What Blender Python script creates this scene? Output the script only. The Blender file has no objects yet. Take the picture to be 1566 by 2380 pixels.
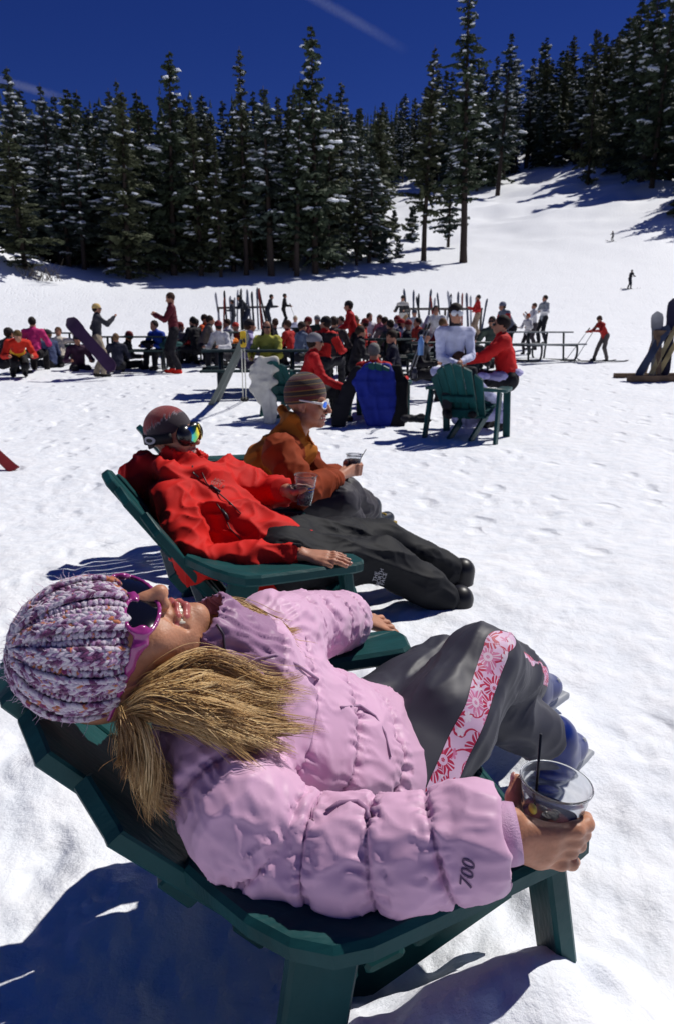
import bpy, bmesh, math, random
import numpy as np
from mathutils import Vector, Matrix
random.seed(7); RNG = np.random.default_rng(7)
SC = bpy.context.scene
COL = SC.collection
# ---------------------------------------------------------------- camera, sky, sun, exposure
CZ = 1.26; PITCH = math.radians(14.55); FPX = 1587.0
cam_d = bpy.data.cameras.new('camera'); CAM = bpy.data.objects.new('camera', cam_d); COL.objects.link(CAM)
CAM.location = (0, 0, CZ); CAM.rotation_euler = (math.pi/2 - PITCH, 0, 0)
cam_d.sensor_fit = 'VERTICAL'; cam_d.sensor_height = 36; cam_d.sensor_width = 24; cam_d.lens = 24.0
cam_d.clip_start = 0.02; cam_d.clip_end = 30000
cam_d.dof.use_dof = True; cam_d.dof.focus_distance = 1.25; cam_d.dof.aperture_fstop = 9.0
SC.camera = CAM
SUN_AZ = math.radians(38); SUN_EL = math.radians(53)      # azimuth from +X towards +Y
SUNV = Vector((math.cos(SUN_EL)*math.cos(SUN_AZ), math.cos(SUN_EL)*math.sin(SUN_AZ), math.sin(SUN_EL)))
W = bpy.data.worlds.new('World'); SC.world = W; W.use_nodes = True
nt = W.node_tree; nt.nodes.clear()
o_ = nt.nodes.new('ShaderNodeOutputWorld'); b_ = nt.nodes.new('ShaderNodeBackground'); s_ = nt.nodes.new('ShaderNodeTexSky')
s_.sky_type = 'NISHITA'; s_.sun_disc = False; s_.sun_elevation = SUN_EL; s_.sun_rotation = math.pi/2 - SUN_AZ
s_.altitude = 2600; s_.air_density = 0.8; s_.dust_density = 0.0; s_.ozone_density = 6.0
h_ = nt.nodes.new('ShaderNodeHueSaturation'); h_.inputs['Hue'].default_value = .527; h_.inputs['Saturation'].default_value = 1.22; h_.inputs['Value'].default_value = 1.0
nt.links.new(s_.outputs[0], h_.inputs['Color']); nt.links.new(h_.outputs[0], b_.inputs['Color'])
b_.inputs['Strength'].default_value = 0.05
nt.links.new(b_.outputs[0], o_.inputs['Surface'])
sl = bpy.data.lights.new('sun', 'SUN'); SUN = bpy.data.objects.new('sun', sl); COL.objects.link(SUN)
sl.energy = 4.2; sl.angle = math.radians(0.53); sl.color = (1.0, 0.96, 0.90)
SUN.rotation_euler = SUNV.to_track_quat('Z', 'Y').to_euler(); SUN.location = (20, 15, 40)
vs = SC.view_settings
vs.view_transform = 'Standard'; vs.look = 'None'; vs.gamma = 1.0; vs.exposure = 0.0; vs.use_curve_mapping = False
SC.display_settings.display_device = 'sRGB'
SC.render.engine = 'CYCLES'
SC.cycles.max_bounces = 10; SC.cycles.diffuse_bounces = 3; SC.cycles.transparent_max_bounces = 12
SC.cycles.caustics_refractive = False; SC.cycles.caustics_reflective = False
# ---------------------------------------------------------------- geometry of the view: a pixel of a 1566x2380 print plus a depth gives a point
CP, SP = math.cos(PITCH), math.sin(PITCH)
def P(x, y, t):
    xc = (x-783)/FPX; yc = (1190-y)/FPX
    return Vector((xc*t, t*(CP+yc*SP), CZ+t*(yc*CP-SP)))
def proj(p):
    t = p[1]*CP+(CZ-p[2])*SP
    return (783+FPX*p[0]/t, 1190-FPX*((p[2]-CZ)*CP+p[1]*SP)/t, t)
# ---------------------------------------------------------------- noise
_perm = np.random.default_rng(3).permutation(256); _perm = np.concatenate([_perm, _perm, _perm])
_grad = np.random.default_rng(4).normal(size=(256, 3)); _grad /= np.linalg.norm(_grad, axis=1)[:, None]
def noise3(p):
    p = np.asarray(p, dtype=np.float64); i = np.floor(p).astype(np.int64); f = p-i; i &= 255
    u = f*f*f*(f*(f*6-15)+10); out = 0
    for dx in (0, 1):
        for dy in (0, 1):
            for dz in (0, 1):
                g = _grad[_perm[_perm[_perm[(i[:, 0]+dx) & 255]+((i[:, 1]+dy) & 255)]+((i[:, 2]+dz) & 255)]]
                w = (u[:, 0] if dx else 1-u[:, 0])*(u[:, 1] if dy else 1-u[:, 1])*(u[:, 2] if dz else 1-u[:, 2])
                out = out+w*((f[:, 0]-dx)*g[:, 0]+(f[:, 1]-dy)*g[:, 1]+(f[:, 2]-dz)*g[:, 2])
    return out*1.6
def fbm(p, o=4, lac=2.0, gain=.5):
    a = 1.0; s = 0
    p = np.asarray(p, dtype=np.float64)
    for k in range(o):
        s = s+a*noise3(p+17.3*k); p = p*lac; a *= gain
    return s
# ---------------------------------------------------------------- materials
MATS = {}
def lin(r, g, b):
    f = lambda c: (c/255/12.92) if c/255 <= .04045 else ((c/255+.055)/1.055)**2.4
    return (f(r), f(g), f(b), 1)
def mat(name, col, rough=.6, spec=.4, bump=0, bscale=200, metal=0, var=0, vscale=6, sheen=0, coat=0, sss=0, trans=0, ior=1.45, stretch=None):
    if name in MATS: return MATS[name]
    m = bpy.data.materials.new(name); m.use_nodes = True; MATS[name] = m
    t = m.node_tree; b = t.nodes['Principled BSDF']
    if len(col) == 3: col = (*col, 1)
    b.inputs['Base Color'].default_value = col; b.inputs['Roughness'].default_value = rough
    b.inputs['Specular IOR Level'].default_value = spec; b.inputs['Metallic'].default_value = metal
    b.inputs['Sheen Weight'].default_value = sheen; b.inputs['Coat Weight'].default_value = coat
    b.inputs['IOR'].default_value = ior; b.inputs['Transmission Weight'].default_value = trans
    if sss:
        b.inputs['Subsurface Weight'].default_value = sss; b.inputs['Subsurface Radius'].default_value = (.012, .005, .003); b.inputs['Subsurface Scale'].default_value = 1.0
    tc = t.nodes.new('ShaderNodeTexCoord'); src = tc.outputs['Object']
    if stretch:
        mp = t.nodes.new('ShaderNodeMapping'); mp.inputs['Scale'].default_value = stretch; t.links.new(src, mp.inputs[0]); src = mp.outputs[0]
    if var:
        n = t.nodes.new('ShaderNodeTexNoise'); n.inputs['Scale'].default_value = vscale; n.inputs['Detail'].default_value = 6
        t.links.new(src, n.inputs['Vector'])
        h = t.nodes.new('ShaderNodeHueSaturation'); h.inputs['Color'].default_value = col
        mr = t.nodes.new('ShaderNodeMapRange'); mr.inputs[1].default_value = .3; mr.inputs[2].default_value = .7; mr.inputs[3].default_value = 1-var; mr.inputs[4].default_value = 1+var
        t.links.new(n.outputs[0], mr.inputs[0]); t.links.new(mr.outputs[0], h.inputs['Value']); t.links.new(h.outputs[0], b.inputs['Base Color'])
    if bump:
        n = t.nodes.new('ShaderNodeTexNoise'); n.inputs['Scale'].default_value = bscale; n.inputs['Detail'].default_value = 4
        t.links.new(src, n.inputs['Vector'])
        bp = t.nodes.new('ShaderNodeBump'); bp.inputs['Strength'].default_value = bump; bp.inputs['Distance'].default_value = .01
        t.links.new(n.outputs[0], bp.inputs['Height']); t.links.new(bp.outputs[0], b.inputs['Normal'])
    return m
def ramp(t, stops, const=False):
    r = t.nodes.new('ShaderNodeValToRGB'); e = r.color_ramp
    if const: e.interpolation = 'CONSTANT'
    while len(e.elements) < len(stops): e.elements.new(.5)
    for el, (p, c) in zip(e.elements, stops): el.position = p; el.color = c if len(c) == 4 else (*c, 1)
    return r
def wrinkle(m, scale, strength, dist, fine=True):
    """crumpled-cloth relief: ridged noise bump"""
    t = m.node_tree; b = t.nodes['Principled BSDF']; tc = t.nodes.new('ShaderNodeTexCoord')
    n = t.nodes.new('ShaderNodeTexNoise'); n.noise_type = 'RIDGED_MULTIFRACTAL'; n.inputs['Scale'].default_value = scale; n.inputs['Detail'].default_value = 2; n.inputs['Distortion'].default_value = .6
    t.links.new(tc.outputs['Object'], n.inputs['Vector'])
    bp = t.nodes.new('ShaderNodeBump'); bp.inputs['Strength'].default_value = strength; bp.inputs['Distance'].default_value = dist
    t.links.new(n.outputs[0], bp.inputs['Height']); t.links.new(bp.outputs[0], b.inputs['Normal'])
# ---------------------------------------------------------------- objects
def link(o, parent=None, label=None, cat=None, group=None, kind=None):
    COL.objects.link(o)
    if parent is not None: o.parent = parent
    return tag(o, label, cat, group, kind)
def tag(o, label=None, cat=None, group=None, kind=None):
    if label: o['label'] = label
    if cat: o['category'] = cat
    if group: o['group'] = group
    if kind: o['kind'] = kind
    return o
def empty(name, loc=(0, 0, 0), rz=0, label=None, cat=None, group=None, sc=1):
    o = bpy.data.objects.new(name, None); o.location = loc; o.rotation_euler = (0, 0, rz); o.scale = (sc,)*3; o.empty_display_size = .1
    return link(o, None, label, cat, group)
def mesh_obj(name, V, F, mats, parent=None, smooth=True, fm=None, **kw):
    me = bpy.data.meshes.new(name)
    V = np.asarray(V, dtype=np.float64).reshape(-1, 3)
    if isinstance(F, np.ndarray) and F.ndim == 2:
        n, k = F.shape
        me.vertices.add(len(V)); me.vertices.foreach_set('co', V.ravel())
        me.loops.add(n*k); me.loops.foreach_set('vertex_index', F.ravel().astype(np.int32))
        me.polygons.add(n); me.polygons.foreach_set('loop_start', (np.arange(n)*k).astype(np.int32))
        me.update(calc_edges=True)
    else:
        me.from_pydata([tuple(v) for v in V], [], [tuple(int(i) for i in f) for f in F])
    for m in (mats if isinstance(mats, (list, tuple)) else [mats]): me.materials.append(m)
    me.polygons.foreach_set('use_smooth', np.full(len(me.polygons), smooth))
    if fm is not None: me.polygons.foreach_set('material_index', np.asarray(fm, dtype=np.int32))
    me.update()
    return link(bpy.data.objects.new(name, me), parent, **kw)
def add_attr(o, name, vals):
    a = o.data.attributes.new(name, 'FLOAT', 'POINT'); a.data.foreach_set('value', np.asarray(vals, dtype=np.float32))
def copy_tree(o, parent=None):
    c = o.copy(); COL.objects.link(c); c.parent = parent
    for ch in list(o.children): copy_tree(ch, c)
    return c
class MB:
    """collects boxes, tubes and prisms into one mesh"""
    def __init__(s): s.V = []; s.F = []
    def add(s, V, F):
        n = len(s.V); s.V += [tuple(v) for v in V]; s.F += [tuple(i+n for i in f) for f in F]; return s
    def plank(s, a, b, wd, w, th, bev=.004, w2=None):
        """chamfered board from a to b; wd = direction of its width"""
        a = Vector(a); b = Vector(b); d = (b-a).normalized(); wd = Vector(wd); wd = (wd-d*wd.dot(d)).normalized(); n = d.cross(wd)
        w2 = w if w2 is None else w2; rings = []
        L = (b-a).length; bev = min(bev, th*.4, L*.3)
        for p, ww, inset in ((0, w, bev), (bev, w, 0), (L-bev, w2, 0), (L, w2, bev)):
            c = a+d*p; hw = ww/2; ht = th/2; r = []
            for sx, sy, cx, cy in ((-1, -1, 0, 1), (-1, -1, 1, 0), (1, -1, 1, 0), (1, -1, 0, 1), (1, 1, 0, 1), (1, 1, 1, 0), (-1, 1, 1, 0), (-1, 1, 0, 1)):
                x = hw-inset-(bev if cx else 0); y = ht-inset-(bev if cy else 0)
                r.append(c+wd*(sx*x)+n*(sy*y))
            rings.append(r)
        V = [v for r in rings for v in r]; F = []
        for k in range(3):
            for i in range(8): F.append((k*8+i, k*8+(i+1) % 8, k*8+8+(i+1) % 8, k*8+8+i))
        F.append(tuple(range(7, -1, -1))); F.append(tuple(range(24, 32)))
        return s.add(V, F)
    def tube(s, pts, r, n=8, cap=True):
        pts = [Vector(p) for p in pts]; R = r if hasattr(r, '__len__') else [r]*len(pts); V = []; F = []; up = None
        for i, p in enumerate(pts):
            d = (pts[min(i+1, len(pts)-1)]-pts[max(i-1, 0)]).normalized()
            if up is None: up = d.orthogonal().normalized()
            up = (up-d*up.dot(d))
            up = up.normalized() if up.length > 1e-6 else d.orthogonal().normalized()
            q = d.cross(up)
            for k in range(n):
                a = 2*math.pi*k/n; V.append(p+(up*math.cos(a)+q*math.sin(a))*R[i])
        for i in range(len(pts)-1):
            for k in range(n): F.append((i*n+k, i*n+(k+1) % n, (i+1)*n+(k+1) % n, (i+1)*n+k))
        if cap: F.append(tuple(range(n-1, -1, -1))); F.append(tuple(range((len(pts)-1)*n, len(pts)*n)))
        return s.add(V, F)
    def lathe(s, prof, M=None, n=32, close=False):
        V = []; F = []; M = M or Matrix()
        for (r, z) in prof:
            for k in range(n):
                a = 2*math.pi*k/n; V.append(M @ Vector((r*math.cos(a), r*math.sin(a), z)))
        m = len(prof)
        for i in range(m if close else m-1):
            j = (i+1) % m
            for k in range(n): F.append((i*n+k, i*n+(k+1) % n, j*n+(k+1) % n, j*n+k))
        if not close:
            if prof[0][0] > 1e-6: F.append(tuple(range(n-1, -1, -1)))
            if prof[-1][0] > 1e-6: F.append(tuple(range((m-1)*n, m*n)))
        return s.add(V, F)
    def prism(s, poly, z0, z1, bev=.006):
        """plan polygon (ccw) between z0 and z1, top and bottom edges chamfered"""
        n = len(poly); c = Vector((sum(p[0] for p in poly)/n, sum(p[1] for p in poly)/n))
        def off(p, q, r):
            e1 = (Vector(q)-Vector(p)).normalized(); e2 = (Vector(r)-Vector(q)).normalized()
            nn = Vector((-(e1.y+e2.y), e1.x+e2.x)); nn = nn.normalized() if nn.length > 1e-6 else Vector((-e1.y, e1.x))
            return Vector(q)+nn*bev
        ins = [off(poly[i-1], poly[i], poly[(i+1) % n]) for i in range(n)]
        rings = [[(*p, z0) for p in ins], [(p[0], p[1], z0+bev) for p in poly], [(p[0], p[1], z1-bev) for p in poly], [(*p, z1) for p in ins]]
        V = [v for r in rings for v in r]; F = []
        for k in range(3):
            for i in range(n): F.append((k*n+i, k*n+(i+1) % n, k*n+n+(i+1) % n, k*n+n+i))
        F.append(tuple(range(n-1, -1, -1))); F.append(tuple(range(3*n, 4*n)))
        return s.add(V, F)
    def build(s, name, m, parent=None, smooth=False, **kw): return mesh_obj(name, s.V, s.F, m, parent, smooth, **kw)
def blob(c, r, R=None, n=8, m=6):
    V = []; F = []
    for i in range(m+1):
        th = math.pi*i/m
        for k in range(n):
            a = 2*math.pi*k/n; V.append((r[0]*math.sin(th)*math.cos(a), r[1]*math.sin(th)*math.sin(a), r[2]*math.cos(th)))
    V = np.array(V)
    if R is not None: V = V @ np.array(R).T
    V = V+np.array(c)
    for i in range(m):
        for k in range(n): F.append((i*n+k, (i+1)*n+k, (i+1)*n+(k+1) % n, i*n+(k+1) % n))
    return V, F
# ---------------------------------------------------------------- signed distance volumes -> meshes (surface nets)
class Sdf:
    def __init__(s, lo, hi, h):
        s.lo = np.array(lo, dtype=np.float64); s.h = h
        s.n = np.ceil((np.array(hi)-s.lo)/h).astype(int)+1
        s.d = np.full(s.n, .6, dtype=np.float32); s.t = np.zeros(s.n, dtype=np.uint8)
    def reg(s, lo, hi, m):
        a = np.clip(np.floor((np.array(lo)-m-s.lo)/s.h).astype(int), 0, s.n); b = np.clip(np.ceil((np.array(hi)+m-s.lo)/s.h).astype(int)+1, 0, s.n)
        if np.any(b-a < 1): return None
        sl_ = tuple(slice(x, y) for x, y in zip(a, b))
        g = [(s.lo[i]+s.h*np.arange(a[i], b[i])).astype(np.float32) for i in range(3)]
        return sl_, g[0][:, None, None], g[1][None, :, None], g[2][None, None, :]
    def put(s, sl_, d, k, tg, cut=False):
        o = s.d[sl_]
        if cut:
            if k > 0:
                h = np.clip(.5-.5*(o+d)/k, 0, 1); s.d[sl_] = o*(1-h)-d*h+k*h*(1-h)
            else: s.d[sl_] = np.maximum(o, -d)
            if tg is not None: s.t[sl_] = np.where(-d > o-s.h*.6, tg, s.t[sl_])
            return
        if tg is not None: s.t[sl_] = np.where(d < o, tg, s.t[sl_])
        if k > 0:
            h = np.clip(.5+.5*(o-d)/k, 0, 1); s.d[sl_] = o*(1-h)+d*h-k*h*(1-h)
        else: s.d[sl_] = np.minimum(o, d)
    def cap(s, a, b, ra, rb=None, k=.02, tg=None, sq=None, cut=False):
        """tapered capsule; sq = (axis, factor): squashed along axis"""
        rb = ra if rb is None else rb; a = np.array(a, float); b = np.array(b, float); m = max(ra, rb)+k+2*s.h
        r = s.reg(np.minimum(a, b), np.maximum(a, b), m)
        if r is None: return s
        sl_, X, Y, Z = r
        px, py, pz = X-a[0], Y-a[1], Z-a[2]; ba = b-a
        if sq is not None:
            n = np.array(sq[0], float); n /= np.linalg.norm(n); q = 1/sq[1]-1
            dn = (px*n[0]+py*n[1]+pz*n[2])*q; px = px+dn*n[0]; py = py+dn*n[1]; pz = pz+dn*n[2]; ba = ba+n*(ba@n)*q
        L2 = ba@ba+1e-12
        hh = np.clip((px*ba[0]+py*ba[1]+pz*ba[2])/L2, 0, 1)
        d = np.sqrt((px-hh*ba[0])**2+(py-hh*ba[1])**2+(pz-hh*ba[2])**2)-(ra+(rb-ra)*hh)
        if sq is not None: d = d*(.5+.5*sq[1])
        s.put(sl_, d, k, tg, cut); return s
    def chain(s, pts, rs, k=.02, tg=None, sq=None, cut=False):
        rs = rs if hasattr(rs, '__len__') else [rs]*len(pts)
        for i in range(len(pts)-1): s.cap(pts[i], pts[i+1], rs[i], rs[i+1], k, tg, sq, cut)
        return s
    def ell(s, c, r, R=None, k=.02, tg=None, cut=False):
        r = np.array(r, float); R = np.eye(3) if R is None else np.array(R, float); c = np.array(c, float)
        e = np.sqrt(((R*r[None, :])**2).sum(1)); g = s.reg(c-e, c+e, k+2*s.h)
        if g is None: return s
        sl_, X, Y, Z = g; x, y, z = X-c[0], Y-c[1], Z-c[2]
        u = [(x*R[0, i]+y*R[1, i]+z*R[2, i]) for i in range(3)]
        k0 = np.sqrt((u[0]/r[0])**2+(u[1]/r[1])**2+(u[2]/r[2])**2); k1 = np.sqrt((u[0]/r[0]**2)**2+(u[1]/r[1]**2)**2+(u[2]/r[2]**2)**2)+1e-9
        s.put(sl_, k0*(k0-1)/k1, k, tg, cut); return s
    def box(s, c, hs, R=None, rd=.01, k=.01, tg=None, cut=False):
        hs = np.array(hs, float); R = np.eye(3) if R is None else np.array(R, float); c = np.array(c, float)
        e = np.abs(R)@hs; g = s.reg(c-e, c+e, k+rd+2*s.h)
        if g is None: return s
        sl_, X, Y, Z = g; x, y, z = X-c[0], Y-c[1], Z-c[2]
        q = [np.abs(x*R[0, i]+y*R[1, i]+z*R[2, i])-hs[i]+rd for i in range(3)]
        d = np.sqrt(sum(np.maximum(w, 0)**2 for w in q))+np.minimum(np.maximum(q[0], np.maximum(q[1], q[2])), 0)-rd
        s.put(sl_, d, k, tg, cut); return s
    def sweep(s, pts, fn, rmax, k=.02, tg=None, sq=None):
        """polyline swept with radius fn(arc length)"""
        pts = np.array(pts, float); g = s.reg(pts.min(0), pts.max(0), rmax+k+2*s.h)
        if g is None: return s
        sl_, X, Y, Z = g; best = None; acc = 0.0
        for a, b in zip(pts[:-1], pts[1:]):
            ba = b-a; L = np.linalg.norm(ba); px, py, pz = X-a[0], Y-a[1], Z-a[2]; b2 = ba
            if sq is not None:
                n = np.array(sq[0], float); n /= np.linalg.norm(n); q = 1/sq[1]-1
                dn = (px*n[0]+py*n[1]+pz*n[2])*q; px = px+dn*n[0]; py = py+dn*n[1]; pz = pz+dn*n[2]; b2 = ba+n*(ba@n)*q
            hh = np.clip((px*b2[0]+py*b2[1]+pz*b2[2])/(b2@b2+1e-12), 0, 1)
            d = np.sqrt((px-hh*b2[0])**2+(py-hh*b2[1])**2+(pz-hh*b2[2])**2)-fn(acc+hh*L)
            best = d if best is None else np.minimum(best, d); acc += L
        if sq is not None: best = best*(.5+.5*sq[1])
        s.put(sl_, best, k, tg); return s
    def plane_cut(s, p, n, k=.004, tg=None):
        """remove what lies on the side n points to"""
        g = s.reg(s.lo, s.lo+s.h*s.n, 0); sl_, X, Y, Z = g
        d = -((X-p[0])*n[0]+(Y-p[1])*n[1]+(Z-p[2])*n[2]); s.put(sl_, d, k, tg, True); return s
    def mesh(s, smooth=1):
        d = s.d; ins = d < 0; n = s.n
        c = np.zeros(n-1, dtype=np.uint8); cs = [(i, j, k) for i in (0, 1) for j in (0, 1) for k in (0, 1)]
        sub = lambda A, q: A[q[0]:n[0]-1+q[0], q[1]:n[1]-1+q[1], q[2]:n[2]-1+q[2]]
        for q in cs: c += sub(ins, q)
        act = (c > 0) & (c < 8); idx = np.argwhere(act)
        if len(idx) == 0: return np.zeros((0, 3)), np.zeros((0, 4), int), np.zeros(0, int)
        vid = np.full(n-1, -1, dtype=np.int64); vid[act] = np.arange(len(idx))
        acc = np.zeros((len(idx), 3)); cnt = np.zeros(len(idx))
        val = {q: d[idx[:, 0]+q[0], idx[:, 1]+q[1], idx[:, 2]+q[2]].astype(np.float64) for q in cs}
        for q in cs:
            for ax in range(3):
                if q[ax]: continue
                r = list(q); r[ax] = 1; r = tuple(r); a, b = val[q], val[r]; m = (a < 0) != (b < 0)
                t = np.where(m, a/np.where(m, a-b, 1), 0); p = np.repeat(np.array(q, float)[None], len(idx), 0); p[:, ax] = t
                acc += p*m[:, None]; cnt += m
        Vv = s.lo+s.h*(idx+acc/cnt[:, None]); Fs = []
        for ax in range(3):
            o1, o2 = (ax+1) % 3, (ax+2) % 3
            A = np.take(ins, range(n[ax]-1), ax); B = np.take(ins, range(1, n[ax]), ax); e = np.argwhere(A != B)
            e = e[(e[:, o1] > 0) & (e[:, o2] > 0) & (e[:, o1] < n[o1]-1) & (e[:, o2] < n[o2]-1)]
            if len(e) == 0: continue
            fl = A[e[:, 0], e[:, 1], e[:, 2]]; cells = []
            for (x, y) in ((-1, -1), (0, -1), (0, 0), (-1, 0)):
                f = e.copy(); f[:, o1] += x; f[:, o2] += y; cells.append(vid[f[:, 0], f[:, 1], f[:, 2]])
            Q = np.stack(cells, 1); Q[~fl] = Q[~fl][:, ::-1]; Fs.append(Q)
        F = np.concatenate(Fs)
        Fc = Vv[F].mean(1); ii = np.clip(np.round((Fc-s.lo)/s.h).astype(int), 0, n-1); tg = s.t[ii[:, 0], ii[:, 1], ii[:, 2]]
        for _ in range(smooth): Vv = lap(Vv, F)
        return Vv, F, tg.astype(int)
def lap(V, F, f=.5):
    n = len(V); i0 = F.ravel(); A = np.zeros_like(V); c = np.bincount(i0, minlength=n)*2.0
    nb = V[np.roll(F, -1, 1)]+V[np.roll(F, 1, 1)]
    for k in range(3): A[:, k] = np.bincount(i0, weights=nb[:, :, k].ravel(), minlength=n)
    return V*(1-f)+f*A/np.maximum(c, 1)[:, None]
def normals(V, F):
    m = np.cross(V[F[:, 2]]-V[F[:, 0]], V[F[:, 3]]-V[F[:, 1]]); N = np.zeros_like(V); i0 = F.ravel()
    for k in range(3): N[:, k] = np.bincount(i0, weights=np.repeat(m[:, k], 4), minlength=len(V))
    return N/np.maximum(np.linalg.norm(N, axis=1), 1e-12)[:, None]
def strands(ST, RD, n=4):
    """many hairs at once: ST (count, points, 3), RD (count, points) -> vertices, quads"""
    m, k, _ = ST.shape; d = np.gradient(ST, axis=1); d /= np.linalg.norm(d, axis=2)[..., None]+1e-12
    u = np.cross(d, np.array([.31, .17, .93])); u /= np.linalg.norm(u, axis=2)[..., None]+1e-12; w = np.cross(d, u)
    ang = 2*np.pi*np.arange(n)/n; V = ST[:, :, None]+RD[:, :, None, None]*(u[:, :, None]*np.cos(ang)[None, None, :, None]+w[:, :, None]*np.sin(ang)[None, None, :, None])
    i = (np.arange(m)[:, None, None]*k+np.arange(k-1)[None, :, None])*n; j = np.arange(n)[None, None, :]; j2 = (j+1) % n
    F = np.stack([i+j, i+j2, i+n+j2, i+n+j], -1).reshape(-1, 4); return V.reshape(-1, 3), F
def creases(V, N, scale, amp, axis=None, stretch=1, seed=0, warp=.5, sharp=1.5):
    """sharp fabric folds: ridged noise, drawn out along axis"""
    q = V.copy()
    if axis is not None:
        a = np.array(axis, float); a /= np.linalg.norm(a); q = q-(q@a)[:, None]*a*(1-1/stretch)
    q = q/scale+seed*7.7
    w = np.stack([noise3(q*.7+31), noise3(q*.7+57), noise3(q*.7+83)], 1); q = q+w*warp
    r = 1-np.abs(noise3(q))*1.6; r = np.sign(r)*np.abs(r)**sharp
    return V+N*(amp*(r-.45))[:, None]
def polyline(ctrl, n=24):
    """Catmull-Rom through control points"""
    c = [np.array(p, float) for p in ctrl]; c = [2*c[0]-c[1]]+c+[2*c[-1]-c[-2]]; out = []; m = len(c)-3
    for i in range(n+1):
        u = i/n*m; j = min(int(u), m-1); t = u-j; p0, p1, p2, p3 = c[j:j+4]
        out.append(.5*((2*p1)+(-p0+p2)*t+(2*p0-5*p1+4*p2-p3)*t*t+(-p0+3*p1-3*p2+p3)*t**3))
    return np.array(out)
def basis(y, z):
    """columns x,y,z with y exact and z near"""
    y = np.array(y, float); y /= np.linalg.norm(y); z = np.array(z, float); z = z-y*(z@y); z /= np.linalg.norm(z)
    return np.stack([np.cross(y, z), y, z], 1)
# ---------------------------------------------------------------- the snow field and the hill
_gy = np.array([-400, 0, 8, 15, 24, 35, 44, 53, 61, 69, 80, 93, 120, 160, 220, 300, 420, 600.])
_gzv = np.array([0, 0, .03, .40, .85, 1.6, 2.8, 4.4, 6.0, 7.7, 10.1, 13.0, 20, 32, 52, 80, 118, 150.])
_ty = np.linspace(-400, 600, 4001); _tz = np.interp(_ty, _gy, _gzv)
_k = np.hanning(41); _k /= _k.sum(); _tzs = np.convolve(np.pad(_tz, 20, mode='edge'), _k, 'valid')
def sstep(a, b, x):
    t = np.clip((x-a)/(b-a), 0, 1); return t*t*(3-2*t)
def g_base(X, Y):
    X = np.asarray(X, float); Y = np.asarray(Y, float)
    z = np.interp(Y, _ty, _tzs)
    hill = sstep(62, 200, Y)
    side = np.clip(X/np.maximum(Y, 20), -1.2, 1.2)           # -: left, +: right
    z = z*(1+hill*(np.where(side < 0, side*.95, side*.45)-.18))
    z = z+sstep(.12, .5, side)*sstep(60, 110, Y)*3.5
    z = z+5.2*np.exp(-(((X+33)/10)**2+((Y-53)/9)**2))         # bank at the left edge
    near = np.exp(-((Y-1.6)/2.2)**4)
    z = z+.09*near
    z = z-.07*np.exp(-(((X-.0)/.35)**2+((Y-1.2)/.35)**2))      # trodden under the near chair
    z = z+.105*np.exp(-(((X-.57)/.16)**2+((Y-1.85)/.17)**2))      # snow kicked up under the farther boot
    q = (X-.20)*.961+(Y-.79)*.276; v = -(X-.20)*.276+(Y-.79)*.961
    z = z+.26*np.exp(-np.where(q > 0, q/.34, q/.30)**4-(np.where(v > 0, v/.17, v/.30))**2)     # snow heaped along the near legs
    return z
def gz(x, y): return float(g_base(np.array([x]), np.array([y]))[0])
def on_ground(px, py, dz=0.0):
    """ground point seen at print pixel (px, py)"""
    d = P(px, py, 1.0)-Vector((0, 0, CZ)); t0 = .5; o = Vector((0, 0, CZ))
    t = t0
    while t < 500:
        p = o+d*t
        if p.z <= gz(p.x, p.y): break
        t *= 1.04
    a, b = t/1.04, t
    for _ in range(20):
        m = (a+b)/2; p = o+d*m
        if p.z <= gz(p.x, p.y): b = m
        else: a = m
    p = o+d*b; return Vector((p.x, p.y, gz(p.x, p.y)+dz))
def snow_detail(X, Y):
    R = np.hypot(X, Y); p = np.stack([X, Y, np.zeros_like(X)], 1)
    z = .030*fbm(p/1.3, 3)*sstep(.3, 2, R)
    lump = fbm(p/.22+9, 4)
    z = z+.011*lump*np.clip(3.5/np.maximum(R, .8), .55, 1.7)
    pit = np.clip(noise3(p/.16+40)-.33, 0, 1)*np.clip(noise3(p/1.1+70)+.35, 0, 1)   # old footprints
    z = z-.14*pit*np.clip(11/np.maximum(R, 1), .25, 1)
    z = z+.004*fbm(p/.05+5, 2)*np.clip(1.5/np.maximum(R, .5), 0, 1)
    st = noise3(np.stack([X*.25+Y*.05, Y*1.6, 0*X], 1)+11); z = z+.012*st*sstep(3, 12, R)
    z = z+sstep(60, 130, R)*1.1*fbm(p/14, 3)
    return z
m = mat('snow', (.84, .87, .92), rough=.62, spec=.25)
t_ = m.node_tree; b_ = t_.nodes['Principled BSDF']
tc = t_.nodes.new('ShaderNodeTexCoord')
n1 = t_.nodes.new('ShaderNodeTexNoise'); n1.inputs['Scale'].default_value = 90; n1.inputs['Detail'].default_value = 6; n1.inputs['Roughness'].default_value = .7
n2 = t_.nodes.new('ShaderNodeTexNoise'); n2.inputs['Scale'].default_value = 9; n2.inputs['Detail'].default_value = 5
for n in (n1, n2): t_.links.new(tc.outputs['Object'], n.inputs['Vector'])
ad = t_.nodes.new('ShaderNodeMath'); ad.operation = 'MULTIPLY_ADD'; ad.inputs[1].default_value = 6.0
t_.links.new(n2.outputs[0], ad.inputs[0]); t_.links.new(n1.outputs[0], ad.inputs[2])
bp = t_.nodes.new('ShaderNodeBump'); bp.inputs['Strength'].default_value = .55; bp.inputs['Distance'].default_value = .008
t_.links.new(ad.outputs[0], bp.inputs['Height']); t_.links.new(bp.outputs[0], b_.inputs['Normal'])
vo = t_.nodes.new('ShaderNodeTexVoronoi'); vo.voronoi_dimensions = '2D'; vo.inputs['Scale'].default_value = 2.7
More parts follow.
